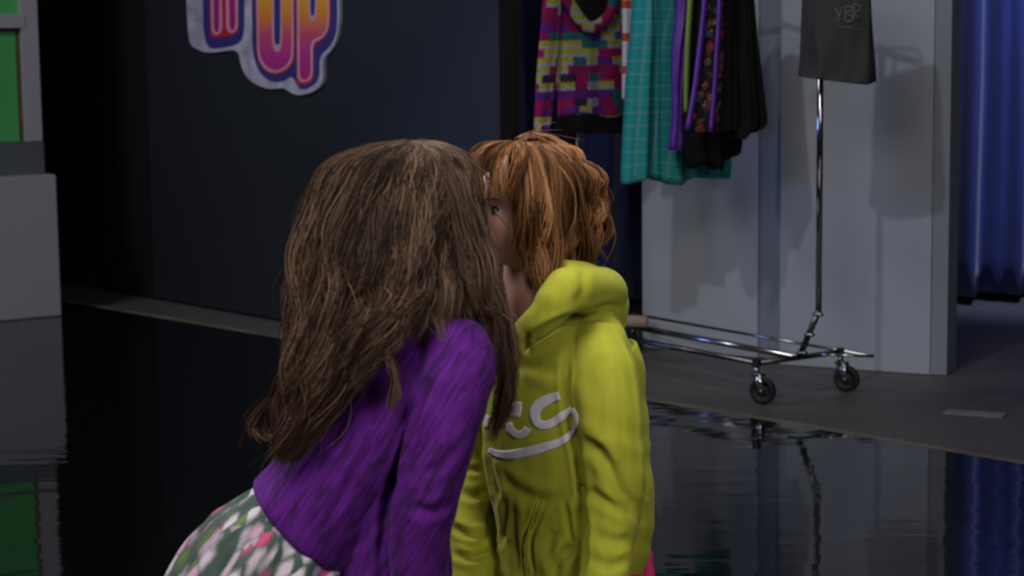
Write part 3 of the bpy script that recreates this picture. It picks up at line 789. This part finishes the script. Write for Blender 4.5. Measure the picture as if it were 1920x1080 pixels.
def face_parts(M, parent, brow):
    for s in (-1, 1):
        e = bmesh.new(); bmesh.ops.create_uvsphere(e, u_segments=24, v_segments=16, radius=.0125)
        bmesh.ops.transform(e, matrix=M @ Matrix.Translation((.031*s, -.0655, .003)), verts=e.verts)
        eye = obj('eye', e, M_eye, parent, True)
        e = bmesh.new(); bmesh.ops.create_uvsphere(e, u_segments=20, v_segments=10, radius=.0066)
        bmesh.ops.transform(e, matrix=M @ Matrix.Translation((.031*s, -.0765, .003)) @ Matrix.Diagonal((1, .35, 1, 1)), verts=e.verts)
        obj('iris', e, M_iris, eye, True)
        e = bmesh.new(); tube(e, [M @ V((s*(.031+.015*math.cos(t)), -.0765+.004*abs(math.cos(t)), .004+.0075*math.sin(t))) for t in np.linspace(.0, math.pi, 10)], [.0006]+[.0016]*8+[.0006], 6)
        obj('eyelashes', e, M_lash, parent, True)
        e = bmesh.new(); tube(e, [M @ V((s*(.013+.036*f), -.0865+.016*f*f, .022+.006*math.sin(f*2.4))) for f in np.linspace(0, 1, 8)], [.0012, .0028, .003, .003, .0026, .002, .0015, .0008], 6)
        obj('eyebrow', e, brow, parent, True)
    e = bmesh.new()
    ellips(e, M @ V((0, -.0890, -.0465)), (.017, .005, .004), M.to_3x3()); ellips(e, M @ V((0, -.0882, -.0555)), (.014, .005, .005), M.to_3x3())
    me = fuse(e, .0015, 2); link('lips', me, M_lip, parent, True)
def hand_into(bm, wrist, fwd, side):
    """relaxed hand: palm, four curled fingers and a thumb"""
    f = V(fwd).normalized(); s = (V(side)-f*f.dot(V(side))).normalized(); n_ = f.cross(s)
    w = V(wrist)
    worldloft(bm, [[*w, .019, .015], [*(w+f*.03), .026, .013], [*(w+f*.065), .029, .012], [*(w+f*.078), .026, .010]], 14, 16, n_)
    for i, (o, L) in enumerate(((-.0225, .058), (-.0075, .066), (.0075, .062), (.0225, .049))):
        b = w+f*.070+s*o; d = f
        pts = [b, b+f*L*.45+s*o*.06, b+f*L*.78+n_*L*.16+s*o*.08, b+f*L*.95+n_*L*.36+s*o*.08]
        worldloft(bm, [[*p, r, r] for p, r in zip(pts, (.0078, .0072, .0066, .0055))], 12, 10, n_)
    b = w+f*.022-s*.020
    pts = [b, b+f*.022-s*.020+n_*.008, b+f*.045-s*.026+n_*.016, b+f*.062-s*.024+n_*.022]
    worldloft(bm, [[*p, r, r] for p, r in zip(pts, (.011, .0095, .0085, .0065))], 12, 10, n_)
def shoe(parent, ankle, fwd, ln=.115):
    f = V((fwd[0], fwd[1], 0)).normalized(); a = V((ankle.x, ankle.y, 0)); bm = bmesh.new()
    worldloft(bm, [[*(a-f*.045+V((0, 0, .040))), .030, .030], [*(a+V((0, 0, .045))), .036, .034], [*(a+f*.07+V((0, 0, .037))), .040, .026], [*(a+f*ln+V((0, 0, .030))), .032, .019]], 24, 20, V((0, 0, 1)))
    worldloft(bm, [[*(a+V((0, 0, .04))), .034, .036], [*(a+V((0, 0, .095))), .034, .036]], 6, 20, V((f.x, f.y, 0)))
    sh = link('shoe', fuse(bm, .005, 4), M_shoe, parent, True)
    bm = bmesh.new(); pts = []
    for k in range(28):
        t = 2*math.pi*k/28; q = a+f*(.033+(.085+.01)*math.cos(t)*(1 if math.cos(t) > 0 else .92))+V((-f.y, f.x, 0))*.042*math.sin(t)*(1+.12*math.cos(t)); pts.append(V((q.x, q.y, .003)))
    prism(bm, pts, V((0, 0, .018))); obj('sole', bm, M_sole, sh)

# ------------------------------------------------------------------ hair
def strands(name, lofts, mat, parent, seed):
    rnd = np.random.RandomState(seed); VT, FC, SH = [], [], []; base = 0
    for L in lofts:
        rows, n = L['rows'], L['n']
        m = L.get('m', 26); NC = L.get('clumps', max(6, n//16)); rad = L.get('r', .00075)
        W = []
        for px, py, Y, a, b in rows:
            p = at(px, py, Y); W.append([p.x, p.y, p.z, a*Y/F, b])
        D = catmull(W, 120); D[:, 3:] = np.maximum(D[:, 3:], .001)
        lo, hi = L.get('th', (0, 2*math.pi)); l0, l1 = L.get('len', (.75, 1)); s0_, s1_ = L.get('start', (0, .12))
        amp, freq = L.get('amp', .012), L.get('freq', 2.5)
        cth = rnd.uniform(lo, hi, NC); clen = rnd.uniform(l0, l1, NC); cst = rnd.uniform(s0_, s1_, NC); crad = rnd.uniform(L.get('rin', .72), 1.04, NC)
        cph = rnd.uniform(0, 6.28, (NC, 3)); csh = rnd.uniform(0, 1, NC); cdr = rnd.normal(0, L.get('drift', .25), NC); csp = rnd.uniform(.5, 1.5, NC)
        ci = rnd.randint(0, NC, n)
        t = np.linspace(0, 1, m)
        ang = 2*math.pi*np.arange(3)/3
        for k in range(n):
            c = ci[k]; spread = L.get('spread', .16)*csp[c]
            s = cst[c]+rnd.normal(0, .02); e = min(1, clen[c]+rnd.normal(0, .035)); s = max(0, s)
            tt = s+(e-s)*t
            idx = tt*119; i0 = np.minimum(idx.astype(int), 118); f = (idx-i0)[:, None]; R = D[i0]*(1-f)+D[i0+1]*f
            env = .25+.75*np.minimum(1, t*1.6)
            ofs = rnd.normal(0, spread); tipc = 1-.75*t**3*L.get('taper', 1)
            th = cth[c]+ofs*tipc+cdr[c]*t+.10*np.sin(t*5+cph[c, 0])
            rr = crad[c]+rnd.normal(0, .05)*tipc
            fr = freq*(.8+.4*csh[c])
            wx = amp*env*np.sin(t*fr*6.28+cph[c, 1]); wy = amp*.8*env*np.cos(t*fr*6.28+cph[c, 1]+.6); fz = rnd.normal(0, .0025, 3)
            x = R[:, 0]+R[:, 3]*rr*np.cos(th)+wx+fz[0]*t*2; y = R[:, 1]-R[:, 4]*rr*np.sin(th)+wy+fz[1]*t; z = R[:, 2]+.35*wx*np.sin(cph[c, 2])+fz[2]*t
            if rnd.rand() < L.get('fly', .03):
                x = x+rnd.normal(0, .02)*t**2; z = z+rnd.normal(0, .015)*t**2; y = y+rnd.normal(0, .02)*t**2
            P = np.stack([x, y, z], 1); T = np.gradient(P, axis=0); T /= np.linalg.norm(T, axis=1)[:, None]+1e-9
            U = np.cross(T, [0, 1, 0]); U /= np.linalg.norm(U, axis=1)[:, None]+1e-6; Q = np.cross(T, U)
            rw = rad*rnd.uniform(.7, 1.4)*np.minimum(1, np.minimum(t*8+.3, (1-t)*5+.12))
            ring = P[:, None, :]+rw[:, None, None]*(np.cos(ang)[None, :, None]*U[:, None, :]+np.sin(ang)[None, :, None]*Q[:, None, :])
            VT.append(ring.reshape(-1, 3)); b0 = base+3*np.arange(m-1)[:, None]
            q = np.arange(3)[None, :]; q2 = (q+1) % 3
            FC.append(np.stack([b0+q, b0+q2, b0+3+q2, b0+3+q], -1).reshape(-1, 4)); base += 3*m
            sh = np.clip(-.05+.85*csh[c]+rnd.normal(0, .14)+.12*np.sin(t*9+cph[c, 2])+L.get('tip', .15)*t, 0, 1); SH.append(np.repeat(sh, 3) if sh.ndim else None)
    vt = np.concatenate(VT); fc = np.concatenate(FC); sh = np.concatenate(SH)
    me = bpy.data.meshes.new(name); me.vertices.add(len(vt)); me.vertices.foreach_set('co', vt.ravel())
    me.loops.add(fc.size); me.loops.foreach_set('vertex_index', fc.ravel().astype(np.int32))
    me.polygons.add(len(fc)); me.polygons.foreach_set('loop_start', (np.arange(len(fc))*4).astype(np.int32)); me.update(calc_edges=True)
    at_ = me.attributes.new('shade', 'FLOAT', 'POINT'); at_.data.foreach_set('value', sh.astype(np.float32))
    return link(name, me, mat, parent, True)

# ------------------------------------------------------------------ girl in the lime hoodie
def headM(px, py, Y, yaw, pitch, roll, s=1):
    """yaw 0 looks at the camera, + turns towards picture left"""
    return Matrix.Translation(at(px, py, Y)) @ Matrix.Rotation(-yaw, 4, 'Z') @ Matrix.Rotation(roll, 4, 'Y') @ Matrix.Rotation(pitch, 4, 'X') @ Matrix.Scale(s, 4)
YR = 3.85
HM = headM(977, 393, 3.83, math.radians(60), math.radians(0), 0, 1.0)
hipR = at(1085, 1085, YR); hipR = V((hipR.x, hipR.y, .60))
fR = V((-.87, -.5, 0)); lR = V((.5, -.87, 0))
def leg_rows(h, k, a, r):
    return [[*h, r[0], r[0]], [*(h.lerp(k, .5)), r[1], r[1]], [*k, r[2], r[2]], [*(k.lerp(a, .35)), r[3], r[3]], [*a, r[4], r[4]]]
legsR = []
for s in (-1, 1):
    h = hipR+lR*.07*s+V((0, 0, .0)); k = hipR+lR*.075*s+fR*.02+V((0, 0, -.25)); a = hipR+lR*.08*s+V((0, 0, -.54)); legsR.append((h, k, a))
armL = [(1115, 615, 3.80, 50, .058), (1132, 680, 3.74, 60, .062), (1143, 780, 3.71, 62, .062), (1152, 880, 3.71, 60, .060), (1150, 950, 3.71, 56, .056), (1138, 1030, 3.69, 52, .052), (1132, 1110, 3.66, 50, .050)]
armR = [(960, 680, 3.98, 40, .05), (915, 770, 4.0, 36, .05), (897, 870, 3.98, 34, .05), (888, 950, 3.92, 40, .048), (884, 1030, 3.86, 43, .046), (880, 1110, 3.80, 42, .044)]
bm = bmesh.new()
head_into(bm, HM)
ringloft(bm, [(990, 455, 3.86, 46, .045), (992, 520, 3.86, 49, .048), (1000, 580, 3.85, 56, .055), (1020, 640, 3.86, 66, .06), (1060, 720, 3.87, 96, .085), (1065, 850, 3.86, 115, .10), (1075, 980, 3.87, 100, .095), (1082, 1085, 3.88, 92, .09)])
ringloft(bm, [(p[0], p[1], p[2], p[3]*.6, p[4]*.6) for p in armL]); ringloft(bm, [(p[0], p[1], p[2], p[3]*.6, p[4]*.6) for p in armR])
for h, k, a in legsR: worldloft(bm, leg_rows(h+V((0, 0, -.06)), k, a, (.060, .060, .048, .046, .030)))
for px, py, Y, s in ((1132, 1110, 3.66, 1), (880, 1110, 3.80, -1)):
    ringloft(bm, [(px, py-15, Y, 24, .022), (px, py+30, Y, 22, .02)]); hand_into(bm, at(px, py+28, Y), (-.15, -.1, -1), fR*-1)
girlR = link('person', fuse(bm, .0042, 3), M_skin, None, True)
tag(girlR, 'person in a yellow-green hoodie and pink trousers with ginger hair, facing left', 'person')
face_parts(HM, girlR, M_ginger if False else M_lash)
# pink trousers
bm = bmesh.new()
ringloft(bm, [(1184, 1030, YR+.05, 48, .05), (1168, 1054, YR+.04, 78, .07), (1138, 1092, YR+.02, 108, .10), (1112, 1145, YR, 112, .11), (1098, 1215, YR, 92, .10)])
for h, k, a in legsR: worldloft(bm, leg_rows(h+V((.01, .01, -.06)), k, a+V((0, 0, .03)), (.080, .080, .066, .062, .05)))
me = fuse(bm, .007, 5); creases(me, [([(1210, 1040), (1225, 1090)], .006, 8)]); link('trousers', me, M_pink, girlR, True)
for h, k, a in legsR: shoe(girlR, a, fR)
# hoodie
bm = bmesh.new()
ringloft(bm, [(1076, 590, YR, 74, .10), (1066, 645, YR, 116, .130), (1070, 682, YR, 140, .138), (1062, 735, YR, 150, .14), (1060, 790, YR, 158, .145), (1064, 860, YR, 160, .145), (1074, 930, YR, 156, .14), (1076, 985, YR, 152, .135), (1070, 1025, YR, 149, .135), (1052, 1080, YR, 133, .13), (1042, 1130, YR, 122, .12)], dome=.2)
ringloft(bm, armL); ringloft(bm, armR)
hp = [(958, 655, 3.73, 20, .02), (984, 624, 3.70, 27, .026), (1024, 588, 3.68, 35, .032), (1060, 545, 3.69, 42, .038), (1100, 545, 3.75, 44, .042), (1132, 548, 3.84, 44, .045), (1112, 545, 3.94, 42, .04), (1050, 570, 3.98, 34, .034), (985, 620, 3.97, 24, .026)]
ringloft(bm, hp, 60)
ringloft(bm, [(1052, 522, 3.74, 38, .03), (1085, 527, 3.78, 38, .04), (1115, 535, 3.86, 34, .04)])
ringloft(bm, [(1095, 540, 3.86, 50, .08), (1118, 575, 3.87, 62, .09), (1105, 620, 3.87, 60, .08)])
for px, py, Y in ((1132, 1110, 3.66), (880, 1108, 3.80)): ringloft(bm, [(px, py-12, Y, 44, .043), (px, py+20, Y, 36, .036)])
me = fuse(bm, .0045, 6, .5)
creases(me, [
    ([(1064, 660), (1062, 720), (1068, 790), (1084, 860), (1092, 930), (1096, 1000), (1090, 1080)], .016, 7),
    ([(1176, 630), (1200, 700), (1209, 780), (1213, 850), (1214, 930)], .008, 5),
    ([(1092, 820), (1135, 865), (1165, 925), (1203, 968)], .008, 11), ([(1112, 835), (1128, 850), (1142, 880)], .006, 9), ([(1105, 1000), (1150, 1015), (1190, 1010)], .004, 10),
    ([(1100, 915), (1135, 940), (1200, 975)], .006, 9), ([(1100, 1045), (1140, 1060), (1182, 1050)], .004, 9),
    ([(932, 862), (950, 900), (985, 928), (1030, 936), (1080, 925)], .004, 12), ([(915, 850), (925, 900), (940, 935)], .007, 7),
    ([(938, 1020), (922, 1020), (918, 985), (925, 935)], .006, 5), ([(950, 930), (947, 980), (943, 1018)], .006, 5),
    ([(1058, 935), (1066, 985), (1078, 1025)], .006, 5), ([(1078, 930), (1084, 975), (1088, 1015)], .005, 5),
    ([(1012, 935), (1000, 975), (985, 1010), (986, 1085)], .006, 4), ([(1024, 940), (1006, 985), (996, 1020), (1000, 1085)], .005, 4), ([(960, 935), (965, 1000), (975, 1080)], .005, 8),
    ([(1040, 990), (1030, 1030), (1045, 1080)], .005, 10), ([(1075, 1020), (1050, 1050), (1035, 1085)], .008, 9),
    ([(955, 668), (1005, 632), (1060, 606), (1120, 596), (1172, 606)], .008, 7), ([(975, 640), (1020, 612), (1075, 590), (1130, 578), (1170, 570)], .006, 6),
    ([(990, 620), (984, 645), (992, 662)], .008, 6), ([(1090, 505), (1095, 540), (1080, 570)], .003, 9),
    ([(845, 985), (880, 1003), (922, 1000)], .008, 7), ([(848, 1035), (885, 1048), (925, 1032)], .008, 7), ([(862, 920), (890, 930), (918, 915)], .005, 8), ([(876, 880), (900, 884)], .004, 6),
    ([(1085, 700), (1100, 780), (1105, 830)], -.004, 12), ([(960, 700), (1010, 690), (1050, 700)], .003, 14),
], [(.0016, 34, (1, .3, .5)), (.0012, 55, (.3, .2, 1))])
hoodie = link('hoodie', me, M_hoodie, girlR, True)
for nm_, st_ in (('print_letter', [([(912, 802), (914, 790), (917, 779)], 7)]), ('print_letter', [([(971, 753), (970, 765), (968, 782)], [15, 19, 16])]),
                 ('print_letter', [([(956, 792), (958, 805), (970, 815), (983, 812), (990, 802)], [12, 15, 15, 13])]),
                 ('print_letter', [([(1049, 742), (1030, 748), (1009, 762), (1003, 780), (1012, 796), (1034, 794), (1056, 778), (1074, 766)], [16, 20, 20, 18, 17, 15, 12])]),
                 ('print_underline', [([(1074, 766), (1081, 782), (1076, 805), (1055, 826), (1015, 840), (965, 852), (934, 851), (918, 843)], [9, 9, 10, 14, 18, 19, 15, 9])])):
    project_strokes(nm_, hoodie, st_, M_white, hoodie, .002, 4, .0006)
project_strokes('zipper', hoodie, [([(1008, 940), (994, 985), (988, 1025), (990, 1092)], 4)], M_white if False else M_hoodie, hoodie, .003, 5, .002)
strands('hair', [
    dict(rows=[(985, 264, 3.83, 16, .02), (985, 272, 3.83, 52, .05), (988, 290, 3.84, 82, .08), (996, 325, 3.85, 94, .10), (1006, 370, 3.87, 92, .105), (1012, 420, 3.88, 80, .098), (1015, 465, 3.89, 66, .085)], n=2600, th=(-2.4, 1.75), amp=.004, freq=1.2, len=(.8, 1), spread=.08, drift=.1, rin=.92, start=(0, .3)),
    dict(rows=[(966, 262, 3.80, 12, .02), (942, 270, 3.765, 44, .05), (930, 300, 3.745, 56, .06), (922, 345, 3.735, 48, .055), (922, 380, 3.735, 44, .05)], n=560, clumps=34, th=(.2, 3.5), amp=.003, freq=1, len=(.62, 1), spread=.07, drift=.12, rin=.85, start=(0, .2), r=.0007),
    dict(rows=[(990, 266, 3.80, 22, .03), (998, 300, 3.77, 42, .045), (1008, 360, 3.745, 46, .045), (1010, 420, 3.74, 43, .04), (1010, 470, 3.74, 38, .032), (1014, 515, 3.73, 30, .026), (1016, 556, 3.73, 20, .02)], n=1700, clumps=46, amp=.006, freq=1.6, len=(.66, 1), spread=.16, drift=.25, rin=.5),
    dict(rows=[(1034, 264, 3.86, 20, .03), (1054, 284, 3.85, 30, .05), (1060, 330, 3.83, 30, .055), (1062, 380, 3.82, 30, .05), (1060, 430, 3.82, 28, .05), (1056, 470, 3.82, 22, .04), (1056, 505, 3.82, 12, .02)], n=1200, clumps=40, amp=.010, freq=2.0, len=(.66, 1), spread=.2, drift=.35, rin=.45, fly=.04),
    dict(rows=[(1062, 300, 3.85, 14, .02), (1082, 306, 3.85, 26, .04), (1098, 332, 3.85, 33, .05), (1104, 378, 3.85, 31, .05), (1101, 425, 3.85, 32, .045), (1094, 464, 3.85, 26, .035), (1090, 497, 3.85, 13, .02)], n=1500, clumps=44, amp=.011, freq=2.0, len=(.62, 1), spread=.2, drift=.4, rin=.4, fly=.06),
    dict(rows=[(1066, 290, 3.80, 10, .02), (1082, 340, 3.79, 9, .02), (1090, 400, 3.785, 9, .02), (1104, 450, 3.79, 8, .015), (1110, 480, 3.80, 6, .01), (1107, 505, 3.80, 3, .01)], n=140, clumps=6, amp=.004, freq=1.2, len=(.8, 1), spread=.3, rin=.3),
    dict(rows=[(1000, 275, 3.84, 14, .03), (990, 262, 3.84, 18, .03), (1005, 254, 3.84, 20, .03), (1035, 266, 3.84, 22, .03), (1060, 285, 3.83, 20, .03)], n=300, clumps=30, amp=.006, freq=1.2, len=(.5, 1), spread=.4, rin=.3, fly=.10),
    dict(rows=[(1068, 470, 3.78, 10, .012), (1072, 520, 3.76, 9, .012), (1062, 560, 3.755, 7, .01)], n=50, amp=.004, freq=1, spread=.5, rin=.2),
], M_ginger, girlR, 5)

# ------------------------------------------------------------------ girl in the purple cardigan
YL = 3.53
HL = headM(785, 402, 3.60, math.radians(-118), math.radians(8), 0, 1.02)
hipL = at(505, 1075, YL); hipL = V((hipL.x, hipL.y, .64))
fL = V((.88, .47, 0)); lL = V((-.47, .88, 0))
legsL = []
for s in (-1, 1):
    legsL.append((hipL+lL*.07*s, hipL+lL*.075*s+fL*.05+V((0, 0, -.29)), hipL+lL*.08*s-fL*.02+V((0, 0, -.58))))
torL = [(848, 625, YL, 62, .10), (815, 665, YL, 96, .145), (768, 730, YL, 112, .160), (715, 800, YL, 120, .155), (655, 880, YL, 125, .145), (606, 944, YL, 126, .14), (566, 986, YL, 127, .14)]
armN = [(850, 645, 3.43, 66, .060), (860, 690, 3.40, 72, .062), (838, 780, 3.37, 68, .060), (812, 880, 3.36, 66, .058), (795, 960, 3.36, 60, .055), (785, 1040, 3.37, 58, .052), (788, 1120, 3.38, 54, .050)]
armF = [(840, 660, 3.66, 50, .05), (835, 760, 3.69, 50, .05), (800, 880, 3.70, 46, .046), (800, 980, 3.70, 44, .044), (810, 1080, 3.70, 42, .042)]
bm = bmesh.new(); head_into(bm, HL)
ringloft(bm, [(800, 480, 3.60, 46, .045), (815, 560, 3.57, 48, .05)]+[(p[0], p[1], p[2], p[3]*.78, p[4]*.75) for p in torL]+[(510, 1080, YL, 105, .11)])
ringloft(bm, [(p[0], p[1], p[2], p[3]*.6, p[4]*.6) for p in armN]); ringloft(bm, [(p[0], p[1], p[2], p[3]*.6, p[4]*.6) for p in armF])
for h, k, a in legsL: worldloft(bm, leg_rows(h, k, a, (.078, .066, .048, .046, .030)))
for px, py, Y in ((788, 1120, 3.38), (810, 1080, 3.70)):
    ringloft(bm, [(px, py-15, Y, 24, .022), (px, py+35, Y, 23, .02)]); hand_into(bm, at(px, py+32, Y), (.1, .1, -1), fL*-1)
girlL = link('person', fuse(bm, .0042, 3), M_skin, None, True)
tag(girlL, 'person in purple cardigan and floral skirt with long brown hair, leaning forward', 'person')
face_parts(HL, girlL, M_lash)
bm = bmesh.new()
for h, k, a in legsL: worldloft(bm, leg_rows(h+V((0, 0, .02)), k, a+V((0, 0, .03)), (.083, .071, .052, .050, .036)))
link('leggings', fuse(bm, .006, 4), M_legging, girlL, True)
for h, k, a in legsL: shoe(girlL, a, fL)
# floral skirt: flared, gathered
bm = bmesh.new(); n = 160; g = []; m = 30
SK = catmull(np.array([[*at(590, 965, YL), .090, .115], [*at(556, 1005, YL), .118, .14], [*at(528, 1052, YL), .142, .165], [*at(505, 1110, YL), .168, .19], [*at(492, 1200, YL), .195, .21], [*at(486, 1290, YL), .215, .225]]), m)
for j in range(m):
    p = V(SK[j, :3]); t = (V(SK[min(j+1, m-1), :3])-V(SK[max(0, j-1), :3])).normalized(); t = (t+V((-.12, 0, -.25))).normalized() if j < 20 else (t+V((0, 0, -1))).normalized()
    x = t.cross(V((0, 1, 0))).normalized(); y = x.cross(t); v = j/(m-1); ring = []
    for k in range(n):
        th = 2*math.pi*k/n; w_ = 1+(.03+.07*v)*math.sin(th*13+2*math.sin(th*2)+v)+.03*v*math.sin(th*29+1)+.035*math.exp(-((v-.34)/.05)**2)
        ring.append(bm.verts.new(p+x*SK[j, 3]*w_*math.cos(th)+y*SK[j, 4]*w_*math.sin(th)))
    g.append(ring)
for a, b in zip(g, g[1:]):
    for k in range(n): bm.faces.new((a[k], a[(k+1) % n], b[(k+1) % n], b[k]))
sk = obj('skirt', bm, M_skirt, girlL, True); s_ = sk.modifiers.new('th', 'SOLIDIFY'); s_.thickness = .003
# cardigan
bm = bmesh.new(); ringloft(bm, torL, dome=.12); ringloft(bm, [(765, 850, YL, 86, .13), (728, 960, YL-.01, 84, .12), (712, 1060, YL-.02, 74, .11), (706, 1130, YL-.02, 72, .11)], dome=.1); ringloft(bm, armN); ringloft(bm, armF)
ringloft(bm, [(820, 575, 3.56, 56, .06), (838, 610, 3.54, 66, .08)])
me = fuse(bm, .0045, 6)
creases(me, [
    ([(800, 720), (775, 800), (745, 880), (722, 960), (712, 1085)], .015, 8), ([(830, 780), (790, 850), (760, 900)], .004, 10),
    ([(640, 800), (600, 870), (560, 930)], .004, 12), ([(700, 830), (660, 900), (620, 970)], .004, 10), ([(860, 830), (830, 870), (790, 890)], .004, 10),
    ([(720, 960), (680, 1010), (640, 1040)], .004, 9), ([(850, 940), (810, 960), (770, 950)], .005, 10)], [(.0014, 45, (1, .3, .8))])
link('cardigan', me, M_cardigan, girlL, True)
strands('hair', [
    dict(rows=[(772, 262, 3.58, 16, .02), (762, 272, 3.575, 66, .06), (755, 296, 3.57, 108, .105), (748, 345, 3.57, 136, .135), (741, 410, 3.56, 148, .15), (732, 480, 3.55, 166, .16), (730, 550, 3.53, 180, .175), (735, 612, 3.52, 184, .18)], n=8500, m=30, th=(-1.2, 4.3), amp=.009, freq=2.4, len=(.70, .98), spread=.10, drift=.22, rin=.88, start=(0, .16), fly=.02),
    dict(rows=[(755, 268, 3.575, 60, .06), (720, 300, 3.555, 96, .105), (690, 360, 3.54, 106, .130), (668, 440, 3.51, 108, .125), (655, 530, 3.47, 102, .105), (635, 620, 3.425, 90, .072), (607, 700, 3.40, 70, .055), (580, 765, 3.40, 54, .042), (555, 820, 3.405, 30, .03), (530, 868, 3.41, 8, .02)], n=5200, m=38, amp=.011, freq=3.0, len=(.70, 1), spread=.20, drift=.3, rin=.72, fly=.04),
    dict(rows=[(745, 300, 3.53, 60, .06), (735, 400, 3.44, 70, .06), (735, 500, 3.385, 70, .04), (725, 570, 3.36, 62, .03), (705, 630, 3.35, 46, .028), (675, 690, 3.355, 26, .022), (655, 730, 3.36, 10, .02)], n=1700, m=30, amp=.011, freq=2.6, len=(.6, 1), spread=.25, drift=.3, rin=.5),
    dict(rows=[(788, 272, 3.575, 30, .04), (835, 312, 3.54, 32, .07), (858, 370, 3.50, 28, .07), (876, 420, 3.475, 30, .06), (893, 475, 3.45, 32, .05), (905, 532, 3.43, 31, .04), (922, 575, 3.425, 24, .035), (934, 600, 3.425, 18, .03), (945, 660, 3.42, 13, .022), (950, 720, 3.43, 11, .018), (940, 775, 3.44, 10, .015), (920, 830, 3.45, 3, .01)], n=1500, m=34, amp=.006, freq=2.6, len=(.62, 1), spread=.3, drift=.3, rin=.4, fly=.012),
    dict(rows=[(545, 690, 3.42, 24, .03), (520, 735, 3.43, 18, .02), (490, 770, 3.44, 12, .015), (476, 800, 3.44, 9, .012), (492, 822, 3.44, 9, .012), (525, 815, 3.43, 8, .01)], n=420, amp=.003, freq=1, len=(.7, 1), spread=.4, rin=.3),
    dict(rows=[(560, 720, 3.41, 20, .02), (535, 770, 3.41, 18, .02), (530, 810, 3.41, 14, .02), (545, 845, 3.41, 6, .01)], n=300, amp=.006, freq=1.3, len=(.7, 1), spread=.4, rin=.3),
    dict(rows=[(722, 640, 3.34, 12, .015), (735, 690, 3.33, 8, .01), (742, 735, 3.335, 5, .008), (733, 780, 3.345, 3, .005)], n=70, amp=.004, freq=1, len=(.7, 1), spread=.4, rin=.3),
], M_brown, girlL, 11)
